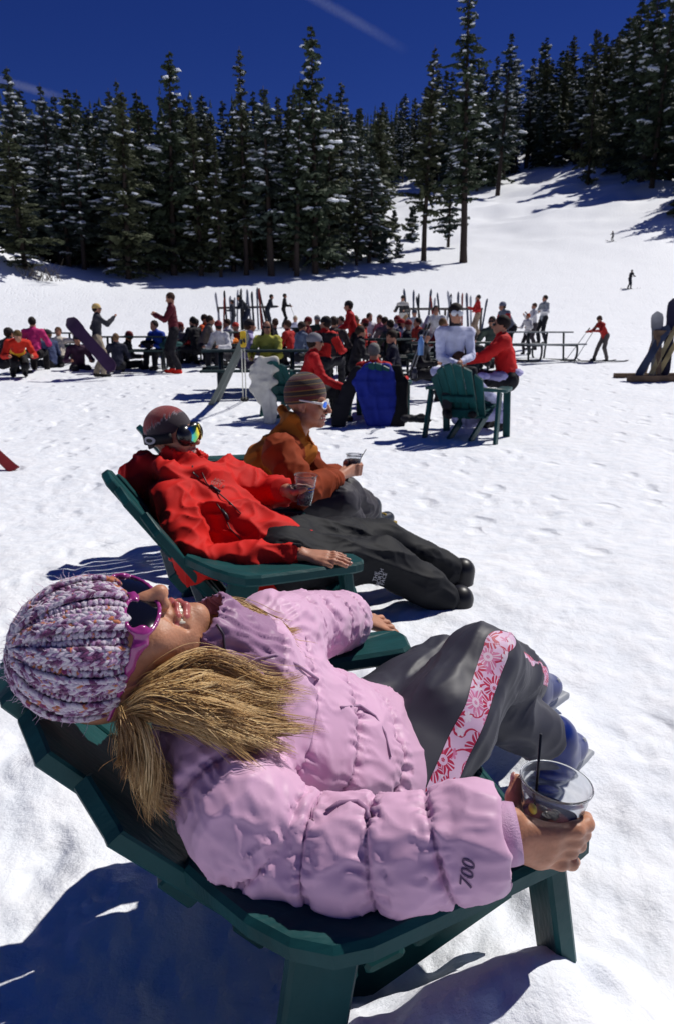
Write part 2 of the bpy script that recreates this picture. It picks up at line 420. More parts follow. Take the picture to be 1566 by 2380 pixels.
mpv = t_.nodes.new('ShaderNodeMapping'); mpv.inputs['Rotation'].default_value = (0, 0, .5); mpv.inputs['Scale'].default_value = (1, .62, 1)
nw = t_.nodes.new('ShaderNodeTexNoise'); nw.inputs['Scale'].default_value = 5; t_.links.new(tc.outputs['Object'], nw.inputs['Vector'])
mxv = t_.nodes.new('ShaderNodeVectorMath'); mxv.operation = 'MULTIPLY_ADD'; mxv.inputs[1].default_value = (.16, .16, 0); t_.links.new(nw.outputs['Color'], mxv.inputs[0]); t_.links.new(tc.outputs['Object'], mxv.inputs[2])
t_.links.new(mxv.outputs[0], mpv.inputs[0]); t_.links.new(mpv.outputs[0], vo.inputs['Vector'])
sv = t_.nodes.new('ShaderNodeSeparateColor'); t_.links.new(vo.outputs['Color'], sv.inputs[0])
gt = t_.nodes.new('ShaderNodeMath'); gt.operation = 'GREATER_THAN'; gt.inputs[1].default_value = .52; t_.links.new(sv.outputs[0], gt.inputs[0])
mrv = t_.nodes.new('ShaderNodeMapRange'); mrv.interpolation_type = 'SMOOTHSTEP'; mrv.inputs[1].default_value = .05; mrv.inputs[2].default_value = .26; mrv.inputs[3].default_value = -1; mrv.inputs[4].default_value = 0; t_.links.new(vo.outputs['Distance'], mrv.inputs[0])
ft = t_.nodes.new('ShaderNodeMath'); ft.operation = 'MULTIPLY'; t_.links.new(gt.outputs[0], ft.inputs[0]); t_.links.new(mrv.outputs[0], ft.inputs[1])
bp2 = t_.nodes.new('ShaderNodeBump'); bp2.inputs['Strength'].default_value = .65; bp2.inputs['Distance'].default_value = .035          # old boot prints
t_.links.new(ft.outputs[0], bp2.inputs['Height']); t_.links.new(bp.outputs[0], bp2.inputs['Normal']); t_.links.new(bp2.outputs[0], b_.inputs['Normal'])
cr = ramp(t_, [(.35, (.80, .84, .90)), (.65, (.87, .89, .93))]); t_.links.new(n2.outputs[0], cr.inputs[0]); t_.links.new(cr.outputs[0], b_.inputs['Base Color'])
def build_ground():
    rr = np.concatenate([np.linspace(.02, .3, 6)[:-1], np.geomspace(.3, 560, 500)])
    th = np.concatenate([np.linspace(-180, -52, 26)[:-1], np.linspace(-52, 52, 420), np.linspace(52, 180, 26)[1:-1]])
    th = np.radians(90-th); R_, T_ = np.meshgrid(rr, th, indexing='ij')
    X = (R_*np.cos(T_)).ravel(); Y = (R_*np.sin(T_)).ravel()
    Z = g_base(X, Y)+snow_detail(X, Y)
    nr, nth = R_.shape; i = np.arange(nr-1)[:, None]; j = np.arange(nth)[None, :]; j2 = (j+1) % nth
    F = np.stack([(i*nth+j), (i*nth+j2), ((i+1)*nth+j2), ((i+1)*nth+j)], -1).reshape(-1, 4)
    F = F.reshape(-1, 4)
    return mesh_obj('ground', np.stack([X, Y, Z], 1), F, MATS['snow'], kind='structure', label='sunlit white snow field rising to the wooded slope')
build_ground()
# ---------------------------------------------------------------- conifers
BARK = mat('bark', (.045, .032, .026), rough=.9, bump=.6, bscale=14, var=.35, vscale=8, stretch=(3, 3, .5))
NEEDLE = mat('needles', (.055, .076, .046), rough=.75, spec=.25, var=.45, vscale=.6)
NEEDLE2 = mat('needles_olive', (.072, .084, .046), rough=.75, spec=.25, var=.4, vscale=.6)
NEEDLE3 = mat('needles_blue', (.058, .080, .066), rough=.75, spec=.25, var=.45, vscale=.6)
TSNOW = mat('branch_snow', (.82, .86, .92), rough=.7, spec=.2)
def make_tree(seed, H=16., clear=.12, width=.145, dens=1.0, snow=.35, lean=0):
    """trunk, crown and branch snow of one conifer as raw meshes"""
    r = np.random.default_rng(seed); rt = H*.0125+.06
    tr = MB(); zz = np.linspace(-1.2, H, 12); off = np.cumsum(r.normal(0, .03, 12))*H/16
    tp = [(off[i], off[i]*.4, z) for i, z in enumerate(zz)]
    tr.tube(tp, [rt*(1-.93*max(z, 0)/H)*(1.25 if z < .3 else 1) for z in zz], 8)
    V = []; F = []; SV = []; SF = []
    z = H*clear; k = 0
    while z < H*.985:
        u = (z/H-clear)/(1-clear); prof = min(1, (u+.06)*7)*(1-u)**.72*(.62+.62*r.random())
        Lb = max(.22, H*width*prof*1.15)
        nb = int(r.integers(4, 7)); a0 = r.random()*6.28
        for b in range(nb):
            if r.random() < .10: continue
            a = a0+6.283*b/nb+r.normal(0, .35); L = Lb*r.uniform(.42, 1.2); drop = r.uniform(-.05, .45)*(1-u*1.1)
            zb = z+r.normal(0, .12); cx, sx = math.cos(a), math.sin(a); ns = max(3, int(5*dens+L*2.2))
            ox = np.interp(zb, zz, off)
            for q in range(ns):
                f = (q+.6+r.normal(0, .2))/ns; f = min(max(f, .12), 1.03)
                rad = L*f; zc = zb-drop*L*f*f+.10*L*f
                for sd in (-1, 1):
                    # a spray of needles: a bent diamond leaving the branch sideways
                    w = (.16+.42*L*(1-.62*f)*.6)*r.uniform(.6, 1.35); ang = a+sd*r.uniform(.5, 1.05); dx, dy = math.cos(ang), math.sin(ang)
                    bx, by = ox+rad*cx, off[0]*.4+rad*sx; dz = -r.uniform(.05, .55)*w
                    hw = w*r.uniform(.26, .48); nx, ny = -dy, dx; n0 = len(V); j = r.normal(0, .05, 4)
                    V += [(bx-dx*.04, by-dy*.04, zc+j[0]), (bx+dx*w*.5+nx*hw, by+dy*w*.5+ny*hw, zc+dz*.4-.10*w+j[1]), (bx+dx*w*1.05, by+dy*w*1.05, zc+dz*1.25+j[2]), (bx+dx*w*.5-nx*hw, by+dy*w*.5-ny*hw, zc+dz*.4-.22*w+j[3])]
                    F += [(n0, n0+1, n0+2), (n0, n0+2, n0+3)]
                    n0 = len(V); hh = w*r.uniform(.25, .5)
                    V += [(bx, by, zc+.05), (bx+dx*w*.95, by+dy*w*.95, zc+dz), (bx+dx*w*.5, by+dy*w*.5, zc+dz*.5-hh*1.2)]
                    F += [(n0, n0+1, n0+2)]
            if r.random() < 1.5*snow*(.5+.7*u if u < .6 else .6) and L > .5:
                for q in range(int(r.integers(1, 4))):
                    f = r.uniform(.4, .95); rad = L*f; zc = zb-drop*L*f*f+.10*L*f; sz = r.uniform(.12, .32)*(.6+.35*L)
                    R = np.array([[cx, -sx, 0], [sx, cx, 0], [0, 0, 1]]) @ np.array([[1, 0, 0], [0, 1, 0], [-drop*.8, 0, 1]])
                    bv, bf = blob((ox+rad*cx+r.normal(0, .1), off[0]*.4+rad*sx+r.normal(0, .1), zc+.03), (sz*1.3, sz*.8, sz*.3), R, 6, 4)
                    bv = bv+r.normal(0, .035, bv.shape); n0 = len(SV); SV += [tuple(v) for v in bv]; SF += [tuple(i+n0 for i in f_) for f_ in bf]
        z += (.30+.028*H*.5)*(.62+.5*(1-u))*r.uniform(.8, 1.25)/dens; k += 1
    return tr, (V, F), (SV, SF)
rt = random.Random(5)
class TreeKind:
    def __init__(s, needle, **kw):
        tr, cr, sn = make_tree(**kw); s.H = kw.get('H', 16.); s.first = True
        root = empty('conifer'); t = tr.build('trunk', BARK, root, True)
        c = mesh_obj('crown', cr[0], cr[1], needle, root, False)
        if len(sn[0]): mesh_obj('snow', sn[0], sn[1], TSNOW, c, True, kind='stuff')
        s.root = root
    def place(s, loc, H, rz, label, group=None, name='conifer', fat=1.0):
        o = s.root if s.first else copy_tree(s.root); s.first = False
        k = H/s.H; o.location = loc; o.scale = (k*fat, k*fat, k); o.rotation_euler = (rt.uniform(-.035, .035), rt.uniform(-.035, .035), rz)
        tag(o, label, 'tree', group)
        if o is not s.root and group is None and 'group' in o: del o['group']
        return o
KINDS = [TreeKind(NEEDLE, seed=1, H=16, clear=.07, width=.175, snow=.30), TreeKind(NEEDLE3, seed=2, H=16, clear=.12, width=.155, snow=.55),
         TreeKind(NEEDLE2, seed=3, H=16, clear=.04, width=.195, snow=.2), TreeKind(NEEDLE, seed=4, H=16, clear=.2, width=.145, snow=.42, dens=.95),
         TreeKind(NEEDLE3, seed=5, H=16, clear=.24, width=.14, snow=.65, dens=.9), TreeKind(NEEDLE2, seed=6, H=16, clear=.10, width=.135, snow=.3)]
BIGK = TreeKind(NEEDLE, seed=21, H=28, clear=.24, width=.115, snow=.55, dens=1.0)
TALLK = TreeKind(NEEDLE2, seed=22, H=24, clear=.20, width=.13, snow=.25)
SMALLK = TreeKind(NEEDLE3, seed=23, H=3, clear=.03, width=.26, snow=.6, dens=1.3)
def top_to(px, py_base, py_top):
    """base point on the ground and the height that puts the tip at py_top"""
    b = on_ground(px, py_base); lo, hi = 1., 60.
    for _ in range(40):
        mid = (lo+hi)/2
        if proj((b.x, b.y, b.z+mid))[1] > py_top: lo = mid
        else: hi = mid
    return b, lo
# trees one can single out: (base x, base y, top y, kind, fat, label)
NAMED = [
 (1076, 610, -60, BIGK, 1.0, 'tall lone fir with bare dark lower trunk standing out on the snow slope'),
 (985, 607, 105, TALLK, .95, 'tall grey-trunked conifer just left of the lone tall fir'),
 (404, 640, 112, KINDS[0], 1.05, 'tall pointed conifer rising above the ridge left of the middle'),
 (573, 640, 95, TALLK, .8, 'narrow tall conifer with a bushy tip against the sky'),
 (735, 636, 58, KINDS[0], 1.0, 'tallest conifer on the middle skyline'),
 (690, 642, 175, KINDS[3], 1.0, 'bare-trunked conifer at the edge of the wood behind the standing black figure'),
 (870, 600, 250, KINDS[2], 1.15, 'full dark conifer with boughs to the ground at the end of the stand'),
 (790, 612, 190, KINDS[1], 1.0, 'snow-flecked conifer beside the full dark one at the end of the stand'),
 (1155, 450, 70, KINDS[4], 1.1, 'tall snowy conifer just behind the lone tall fir'),
 (1365, 432, 60, KINDS[2], .75, 'slim dark conifer standing apart with its foot on the shaded slope'),
 (1490, 425, -80, KINDS[3], 1.1, 'tall bare-trunked conifer on the upper slope at the picture edge'),
 (1512, 440, -60, KINDS[0], 1.0, 'dark conifer with thick trunk casting the longest shadow on the slope'),
 (300, 648, 205, KINDS[2], 1.15, 'broad olive conifer at the meadow edge behind the maroon-sweater skier'),
 (60, 625, 300, KINDS[2], 1.3, 'bushy low conifer above the snow bank at the left edge'),
 (1040, 575, 300, KINDS[1], .9, 'smaller snowy conifer in the gap beside the lone tall fir'),
]
TREE_XY = []
for (x, yb, yt, kd, fat, lab) in NAMED:
    b, H = top_to(x, yb, yt); kd.place(b-Vector((0, 0, .1)), H, rt.uniform(0, 6.28), lab, name='conifer', fat=fat*(kd.H/H)**.15); TREE_XY.append((b.x, b.y))
for (x, yb, h, lab) in [(915, 545, 3.2, 'small snowy fir sapling, left one of the pair on the open slope'), (957, 560, 4.2, 'small snowy fir sapling, taller one of the pair on the open slope'),
                        (890, 612, 3.0, 'little fir sapling at the foot of the full dark conifer'), (925, 600, 2.2, 'tiny fir sapling on the sunlit snow in the tree gap')]:
    b = on_ground(x, yb); SMALLK.place(b-Vector((0, 0, .1)), h, rt.uniform(0, 6.28), lab)
# edge of the wood on the left and in the middle, then the hillside behind
def clear_of(x, y, d): return all((x-a)**2+(y-b)**2 > d*d for a, b in TREE_XY)
def scatter(n, fx, fy, hmin, hmax, label, group, dmin=2.2, ok=None):
    c = 0; tries = 0
    while c < n and tries < n*60:
        tries += 1; X = fx(); Y = fy(X)
        if ok is not None and not ok(X, Y): continue
        if not clear_of(X, Y, dmin): continue
        TREE_XY.append((X, Y)); rt.choice(KINDS).place((X, Y, gz(X, Y)-.2), rt.uniform(hmin, hmax), rt.uniform(0, 6.28), label, group, fat=rt.uniform(.75, 1.4)); c += 1
EDGE = ([-60, 0, 150, 300, 700, 860, 900, 960, 1120, 1200, 1350, 1450, 1566, 1700], [560, 580, 640, 650, 640, 612, 440, 425, 450, 405, 385, 410, 430, 440])
def open_slope(X, Y):
    """the treeless run: right of the wood and below the upper trees"""
    px, py, _ = proj((X, Y, gz(X, Y)))
    if px > 1600 or px < -60: return False
    edge = np.interp(px, *EDGE)
    return py > edge
inwood = lambda X, Y: not open_slope(X, Y)
scatter(80, lambda: rt.uniform(-38, 7), lambda X: rt.uniform(60, 74), 10, 15, 'snow-flecked conifer in the front rows of the wood behind the tables', 'front rows of the wood', 2.0, inwood)
scatter(62, lambda: rt.uniform(-50, 16), lambda X: rt.uniform(74, 100), 12, 17, 'dark conifer in the crowded back rows of the wood', 'back rows of the wood', 2.4, inwood)
c_ = 0; tr_ = 0
while c_ < 112 and tr_ < 900:
    tr_ += 1; px = rt.uniform(885, 1590); e_ = float(np.interp(px, EDGE[0], EDGE[1])); py = e_-3-170*rt.random()**1.6
    g = on_ground(px, py)
    if g.y > 330 or not clear_of(g.x, g.y, 2.3): continue
    TREE_XY.append((g.x, g.y)); H_ = top_to(px, py, float(np.interp(px, [880, 1000, 1100, 1200, 1300, 1400, 1566], [190, 165, 130, 95, 65, 10, -60]))+rt.uniform(0, 130))[1]; rt.choice(KINDS).place(g-Vector((0, 0, .2)), min(max(H_, 11), 34), rt.uniform(0, 6.28), 'snow-laden conifer on the steep slope above the ski run', 'trees above the ski run', fat=rt.uniform(.8, 1.4)); c_ += 1
scatter(25, lambda: rt.uniform(-60, 20), lambda X: rt.uniform(105, 160), 14, 20, 'distant conifer high on the ridge', 'trees along the ridge', 3.2, inwood)
# the far-off rest of the forest reads as one mass
def far_forest():
    r = np.random.default_rng(12); V = []; F = []; FM = []
    for _ in range(1500):
        Y = 90+330*r.random()**1.5; X = r.uniform(-.75, .85)*Y; H = r.uniform(12, 18)*(1 if X < 10 else 1.2)
        if open_slope(X, Y): continue
        if not clear_of(X, Y, 1.2): continue
        z0 = gz(X, Y)
        z = z0+1
        while z < z0+H:
            u = (z-z0)/H; R = (1-u)*H*.19*r.uniform(.7, 1.2)+.15; a0 = r.random()*6.28
            for k in range(7):
                a = a0+k*.9+r.normal(0, .2); a2 = a+r.uniform(.4, .75); n0 = len(V)
                V += [(X, Y, z+.9), (X+R*math.cos(a), Y+R*math.sin(a), z-R*.35), (X+R*.9*math.cos(a2), Y+R*.9*math.sin(a2), z-R*.3)]; F.append((n0, n0+1, n0+2)); FM.append(0)
                if r.random() < .10:
                    n0 = len(V); q = .45*R+.1; V += [(X+R*.55*math.cos(a), Y+R*.55*math.sin(a), z+.25), (X+(R*.55+q)*math.cos(a), Y+(R*.55+q)*math.sin(a), z-R*.2+.1), (X+(R*.5+q*.5)*math.cos(a2), Y+(R*.5+q*.5)*math.sin(a2), z+.15)]; F.append((n0, n0+1, n0+2)); FM.append(1)
            z += 1.1*r.uniform(.8, 1.2)
    mesh_obj('forest', V, np.array(F), [NEEDLE, TSNOW], None, False, FM, kind='stuff', label='far dark conifer forest covering the top of the ridge')
far_forest()
# ---------------------------------------------------------------- Adirondack chairs; local x = sitter's right, y = forward, origin under the arm fronts
GREEN = mat('chair_green', (.008, .056, .058), rough=.45, spec=.22, bump=.16, bscale=120, var=.28, vscale=22, stretch=(1, .25, .25))
def make_chair():
    root = empty('adirondack_chair')
    B0 = Vector((0, -.36, .20)); BD = Vector((0, -.60, .80))      # backrest foot and direction
    N = Vector((0, .80, .60))
    for i in range(6):
        x = (i-2.5)*.094; L = (.715, .665, .565)[int(abs(i-2.5))]; xb = (i-2.5)*.076
        fw = .018*abs(i-2.5)**2*.25
        a = B0+Vector((xb, 0, 0))+N*fw; b = B0+BD*L+Vector((x, 0, 0))+N*fw
        hw0, hw1 = .034, .0425; th = .030; d = (b-a).normalized(); nn = N
        sg = 1 if x > 0 else -1; cut = .045*(abs(i-2.5)/2.5)+.008
        # outline of the slat in its own plane, tip cut on a slant so the tips form the fan
        pts = [(-hw0, 0), (hw0, 0), (hw1, (b-a).length-(cut if sg > 0 else 0)), (hw1-.012, (b-a).length+.006-(cut if sg > 0 else 0)), (-hw1+.012, (b-a).length+.006-(0 if sg > 0 else cut)), (-hw1, (b-a).length-(0 if sg > 0 else cut))]
        m = MB(); m.prism(pts, -th/2, th/2, .004)
        X = Vector((1, 0, 0)); X = (X-d*X.dot(d)).normalized(); nrm = X.cross(d)
        m.V = [tuple(a+X*v[0]+d*v[1]+nrm*v[2]) for v in m.V]
        m.build('back_slat', GREEN, root)
    for k, (dl, hw) in enumerate(((.12, .15), (.30, .17))):
        m = MB(); c = B0+BD*dl-N*.036; m.plank(c-Vector((hw, 0, 0)), c+Vector((hw, 0, 0)), BD, .075, .035); m.build('back_rail', GREEN, root)
    ys = np.linspace(-.345, -.005, 5)
    for i, y in enumerate(ys):
        u = (y+.345)/.34; z = .225+.145*u-.03*math.sin(u*math.pi)
        sl_ = .145/.34-.03*math.pi/.34*math.cos(u*math.pi)
        wd = Vector((0, 1, sl_)); m = MB(); m.plank((-.245, y, z), (.245, y, z), wd, .073, .024, .006); m.build('seat_slat', GREEN, root)
    m = MB(); m.plank((-.245, .048, .335), (.245, .048, .335), (0, .35, -1), .085, .026, .008); m.build('seat_apron', GREEN, root)
    for s in (1, -1):
        poly = [(.275, -.005), (.29, .018), (.35, .03), (.383, .018), (.396, -.015), (.405, -.08), (.425, -.2), (.445, -.345), (.440, -.395), (.415, -.445), (.37, -.49), (.31, -.53), (.26, -.56), (.225, -.55), (.235, -.50), (.275, -.44), (.298, -.38), (.300, -.30), (.287, -.18), (.278, -.08)]
        poly = [(s*x, y) for x, y in poly][::s]
        # ccw
        ar = sum(poly[i-1][0]*poly[i][1]-poly[i][0]*poly[i-1][1] for i in range(len(poly)))
        if ar < 0: poly = poly[::-1]
        m = MB(); m.prism(poly, .482, .520, .008)
        m.V = [(x, y, z+max(0, -y-.40)*.15) for x, y, z in m.V]
        m.build('arm', GREEN, root, False)
        m = MB(); m.plank((s*.345, -.035, .484), (s*.345, .055, -.12), (1, 0, 0), .075, .034, .006, .075); m.build('front_leg', GREEN, root)
        m = MB(); m.plank((s*.372, -.385, .484), (s*.395, -.52, -.15), (0, 1, 0), .10, .032, .006, .085); m.build('rear_leg', GREEN, root)
        m = MB(); m.plank((s*.12, .03, .21), (s*.12, -.50, -.03), (0, .35, 1), .10, .030, .006, .08); m.build('side_rail', GREEN, root)
    return root
CHAIR = make_chair(); _chair_used = [False]
def place_chair(M, az, z, label, tilt=0, k=1.0):
    o = CHAIR if not _chair_used[0] else copy_tree(CHAIR); _chair_used[0] = True
    o.location = (M[0], M[1], z); o.rotation_euler = (tilt, 0, math.radians(az)-math.pi/2); o.scale = (k, k, k)
    return tag(o, label, 'chair', 'green adirondack chairs')
C1 = place_chair((.270, 1.226), 17, .022, 'dark green slatted chair under the woman in the lilac puffer jacket', math.radians(3))
C2 = place_chair((-.075, 2.74), 19, -.10, 'dark green slatted chair under the man in the bright red jacket', math.radians(-2), 1.08)
C3 = place_chair((-.31, 3.88), 24, .02, 'dark green slatted chair under the man in the orange jacket')

C4 = place_chair((on_ground(1102, 1006).x, on_ground(1102, 1006).y), 60, gz(on_ground(1102, 1006).x, on_ground(1102, 1006).y), 'dark green slatted chair seen from behind, woman in white shirt lounging in it', 0, 1.12)
C5 = place_chair((on_ground(705, 962).x, on_ground(705, 962).y), 62, gz(on_ground(705, 962).x, on_ground(705, 962).y), 'dark green slatted chair with a white jacket over its corner, behind the striped beanie')
C6 = place_chair((on_ground(888, 968).x, on_ground(888, 968).y), 78, gz(on_ground(888, 968).x, on_ground(888, 968).y), 'dark green slatted chair almost hidden by the blue and black jackets')
# ---------------------------------------------------------------- faces, hands, cups
SKIN = mat('skin_tanned', (.46, .215, .125), rough=.48, spec=.45, var=.20, vscale=34, bump=.13, bscale=240, sss=.12)
SKIN2 = mat('skin_ruddy', (.43, .19, .115), rough=.5, spec=.45, var=.15, vscale=28, bump=.12, bscale=260, sss=.1)
LIP = mat('lips', (.42, .11, .10), rough=.35, spec=.5)
NAIL = mat('nails', (.55, .27, .22), rough=.25, spec=.6)
TOOTH = mat('teeth', (.72, .66, .52), rough=.25, spec=.5)
DARKMOUTH = mat('mouth_dark', (.03, .008, .008), rough=.6)
class Frame:
    """local frame: x right, y forward, z up"""
    def __init__(s, o, fwd, up, k=1.0): s.o = np.array(o, float); s.R = basis(fwd, up); s.k = k
    def __call__(s, x, y, z): return s.o+s.k*(s.R@np.array([x, y, z], float))
    def d(s, x, y, z): return s.R@np.array([x, y, z], float)
def add_head(S, H, neck_to, smile=True, ears=True, male=False, stub=None):
    k = H.k; e = lambda c, r, kk=.02, tg=0, cut=False: S.ell(H(*c), np.array(r)*k, H.R, kk*k, tg, cut)
    e((0, -.018, .030), (.074, .094, .084), 0); e((0, .030, -.028), (.060, .060, .083), .03)
    e((0, .018, -.075), (.052, .058, .036), .03)
    e((0, .070, -.100), (.019, .016, .015), .022); e((0, .074, -.094), (.011, .013, .012), .012)
    for s in (-1, 1):
        e((s*.040, .054, -.030), (.022, .022, .022), .024)
        e((s*.050, .0, -.070), (.014, .028, .022), .025)                           # jaw corner
        e((s*.033, .091, .004), (.019, .013, .013), .012, None, True)            # eye socket
        e((s*.031, .078, .004), (.014, .012, .013), .004)                        # closed lid
        if ears:
            e((s*.074, -.012, -.006), (.007, .019, .030), .006); e((s*.079, -.006, -.004), (.005, .010, .018), .006, None, True); e((s*.073, -.003, -.030), (.006, .008, .010), .006)
    e((0, .066, .034), (.052, .022, .020), .025)                                  # brow
    S.chain([H(0, .086, .016), H(0, .099, -.008), H(0, .113, -.028)], [.0085*k, .0095*k, .0115*k], .012*k, 0)
    e((0, .1125, -.032), (.0105, .0105, .009), .006)
    for s in (-1, 1):
        e((s*.0125, .099, -.036), (.0078, .0115, .0078), .006); e((s*.0068, .104, -.0435), (.0038, .006, .004), .003, None, True)
        S.chain([H(s*.018, .090, -.034), H(s*.030, .080, -.052), H(s*.034, .072, -.070)], .0022*k, .008*k, None, None, True)  # smile fold
    if smile:
        S.chain([H(-.033, .066, -.0545), H(-.021, .081, -.0625), H(0, .089, -.0655), H(.021, .081, -.0625), H(.033, .066, -.0545)], [.0015*k, .0050*k, .0060*k, .0050*k, .0015*k], .003*k, 3, None, True)
        S.chain([H(-.034, .0680, -.0535), H(-.020, .0860, -.0575), H(0, .0930, -.0585), H(.020, .0860, -.0575), H(.034, .0680, -.0535)], [.0016*k, .0026*k, .0030*k, .0026*k, .0016*k], .006*k, 1)
        S.chain([H(-.032, .0680, -.0575), H(-.019, .0835, -.0705), H(0, .0900, -.0740), H(.019, .0835, -.0705), H(.032, .0680, -.0575)], [.0018*k, .0040*k, .0048*k, .0040*k, .0018*k], .006*k, 1)
    else:
        S.chain([H(-.026, .079, -.066), H(0, .096, -.066), H(.026, .079, -.066)], [.003*k, .006*k, .003*k], .006*k, 1)
    S.cap(H(0, -.018, -.065), neck_to, .050*k, .056*k, .02*k, 0)
def teeth(H, parent):
    o = None
    for row, z, h in ((0, -.0632, .0052),):
        for i in range(-3, 4):
            a = i*.0086; y = .0868-11*a*a; V, F = blob((0, 0, 0), (.0050, .003, h*1.25), None, 10, 8); V = np.sign(V)*np.abs(V/np.array([.0050, .003, h*1.25]))**.62*np.array([.0047, .0027, h*1.1])
            yaw = -math.atan(22*a); R = np.array([[math.cos(yaw), -math.sin(yaw), 0], [math.sin(yaw), math.cos(yaw), 0], [0, 0, 1]])
            p = (V@R.T)+np.array([a, y, z]); Wv = H.o+H.k*(p@H.R.T)
            mesh_obj('tooth', Wv, F, TOOTH, parent, True)
def add_fingers(S, chains, k=.006, tg=0):
    for pts, r0, r1 in chains:
        n = len(pts); rs = [r0+(r1-r0)*i/(n-1) for i in range(n)]
        rs = [r*(1.06 if 0 < i < n-1 else 1.0) for i, r in enumerate(rs)]
        S.chain(pts, rs, k, tg)
def nails(chains, parent, up):
    for pts, r0, r1 in chains:
        a = np.array(pts[-2], float); b = np.array(pts[-1], float); d = (b-a)/np.linalg.norm(b-a); n = np.array(up, float); n = n-d*(n@d); n /= np.linalg.norm(n)
        R = np.stack([np.cross(d, n), d, n], 1); V, F = blob(b+n*r1*.80+d*r1*.25, (r1*.62, r1*.85, r1*.34), R, 8, 6); mesh_obj('nail', V, F, NAIL, parent, True)
def flat_hand(S, wr, d, up, right, L=.175, spread=.16, bend=.3, thumb_side=1, thumb_out=.6, tg=0, rad=1.0):
    """relaxed hand lying flat: returns the finger chains"""
    d = np.array(d, float); d /= np.linalg.norm(d); up = np.array(up, float); up = up-d*(up@d); up /= np.linalg.norm(up); rt_ = np.cross(d, up)
    if right < 0: rt_ = -rt_
    wr = np.array(wr, float); pl = L*.50
    for i in range(4):
        a = (i-1.5); S.cap(wr+rt_*a*.010, wr+d*pl*.98+rt_*a*.0195, .0135*rad, .0105*rad, .012, tg)
    ch = []
    for i, (f, r) in enumerate(((.44, .0085), (.50, .0088), (.46, .0084), (.36, .0074))):
        a = (i-1.5); b0 = wr+d*pl*.95+rt_*a*.0195; dir_ = d+rt_*a*spread*.55; dir_ /= np.linalg.norm(dir_); dn = -up
        l = L*f; p1 = b0+(dir_*math.cos(bend*.3)+up*.10)*l*.42; d2 = dir_*math.cos(bend)+dn*math.sin(bend); p2 = p1+d2*l*.32; d3 = dir_*math.cos(bend*1.5)+dn*math.sin(bend*1.5); p3 = p2+d3*l*.26
        ch.append(([b0, p1, p2, p3], r*rad, r*.82*rad))
    b0 = wr+d*.022-rt_*.018; td = d*(1-thumb_out*.45)-rt_*thumb_out-up*.12; td /= np.linalg.norm(td)
    p1 = b0+td*.038; t2 = td*.8+d*.5; t2 /= np.linalg.norm(t2); p2 = p1+t2*.032; p3 = p2+(t2*.85+d*.3)*.026
    ch.append(([b0, p1, p2, p3], .0115*rad, .0085*rad)); add_fingers(S, ch, .006, tg); return ch
CUPMAT = mat('clear_plastic', (.93, .95, .97), rough=.07, spec=.6, ior=1.18, trans=.90)
COLA = mat('cola', (.045, .014, .007), rough=.08, spec=.6, coat=.3)
STRAW = mat('black_straw', (.006, .008, .012), rough=.3)
ICE = mat('ice', (.75, .72, .66), rough=.1, trans=.9, ior=1.31)
def make_cup(base, axis, h, r0, r1, fill, label, straw=None, lemon=None, ice=5, prt=False):
    ax = Vector(axis).normalized(); q = ax.to_track_quat('Z', 'Y'); root = empty('drink_cup', base, 0, label, 'cup', 'plastic drink cups')
    root.rotation_mode = 'QUATERNION'; root.rotation_quaternion = q
    R = lambda z: r0+(r1-r0)*z/h; w = .0011
    pr = [(R(0), 0), (R(.3*h), .3*h), (R(.62*h), .62*h), (R(.66*h)+.0012, .66*h), (R(.72*h)+.0012, .72*h), (R(.76*h), .76*h), (R(.84*h)+.001, .84*h), (R(.96*h), .96*h), (R(h)+.0022, h-.003), (R(h)+.0030, h-.0008), (R(h)+.0022, h+.001), (R(h)-.0002, h),
          (R(.95*h)-w, .95*h), (R(.84*h)-w, .84*h), (R(.76*h)-w, .76*h), (R(.62*h)-w, .62*h), (R(.3*h)-w, .3*h), (R(0)-w, .003), (0.0, .003)]
    m = MB(); m.lathe([(0.0, 0)]+pr, None, 48); m.build('shell', CUPMAT, root, True)
    f = fill*h; g = .0016
    m = MB(); m.lathe([(0, .0036), (R(0)-g, .0036), (R(f*.5)-g, f*.5), (R(f)-g, f), (0, f)], None, 40); lq = m.build('drink', COLA, root, True)
    for p in lq.data.polygons: p.use_smooth = abs(p.normal.z) < .5
    r = np.random.default_rng(int(abs(base[0])*1000)+3)
    for i in range(ice):
        a = r.random()*6.28; rr = R(f)*.55*math.sqrt(r.random()); V, F = blob((rr*math.cos(a), rr*math.sin(a), f+.001), (.008, .007, .005), None, 6, 4); mesh_obj('ice_cube', V+r.normal(0, .0008, V.shape), F, ICE, root, False)
    if straw:
        qi = q.inverted(); m = MB(); m.tube([qi @ (Vector(w_)-Vector(base)) for w_ in straw], .0021, 8); m.build('stirrer', STRAW, root, True)
    if lemon:
        V, F = blob(q.inverted() @ (Vector(lemon)-Vector(base)), (.0085, .005, .0065), None, 10, 6); mesh_obj('lemon_wedge', V, F, mat('lemon', (.62, .50, .08), rough=.4, var=.3, vscale=90), root, True)
    if prt:
        for i, (cl, z) in enumerate(((lin(40, 70, 170), .60), (lin(200, 120, 40), .545), (lin(40, 70, 170), .49))):
            m = MB(); n = 16; V = []; F = []
            for k in range(n+1):
                a = -math.pi/2-.9+1.7*k/n
                for zz in (z*h, (z+.030)*h): V.append(((R(zz)+.0008)*math.cos(a), (R(zz)+.0008)*math.sin(a), zz))
            for k in range(n):
                if (k+i) % 3 != 2: F.append((2*k, 2*k+2, 2*k+3, 2*k+1))
            mesh_obj('print_band', V, F, mat('cup_print_%d' % i, cl, rough=.5), root, False)
    return root, R

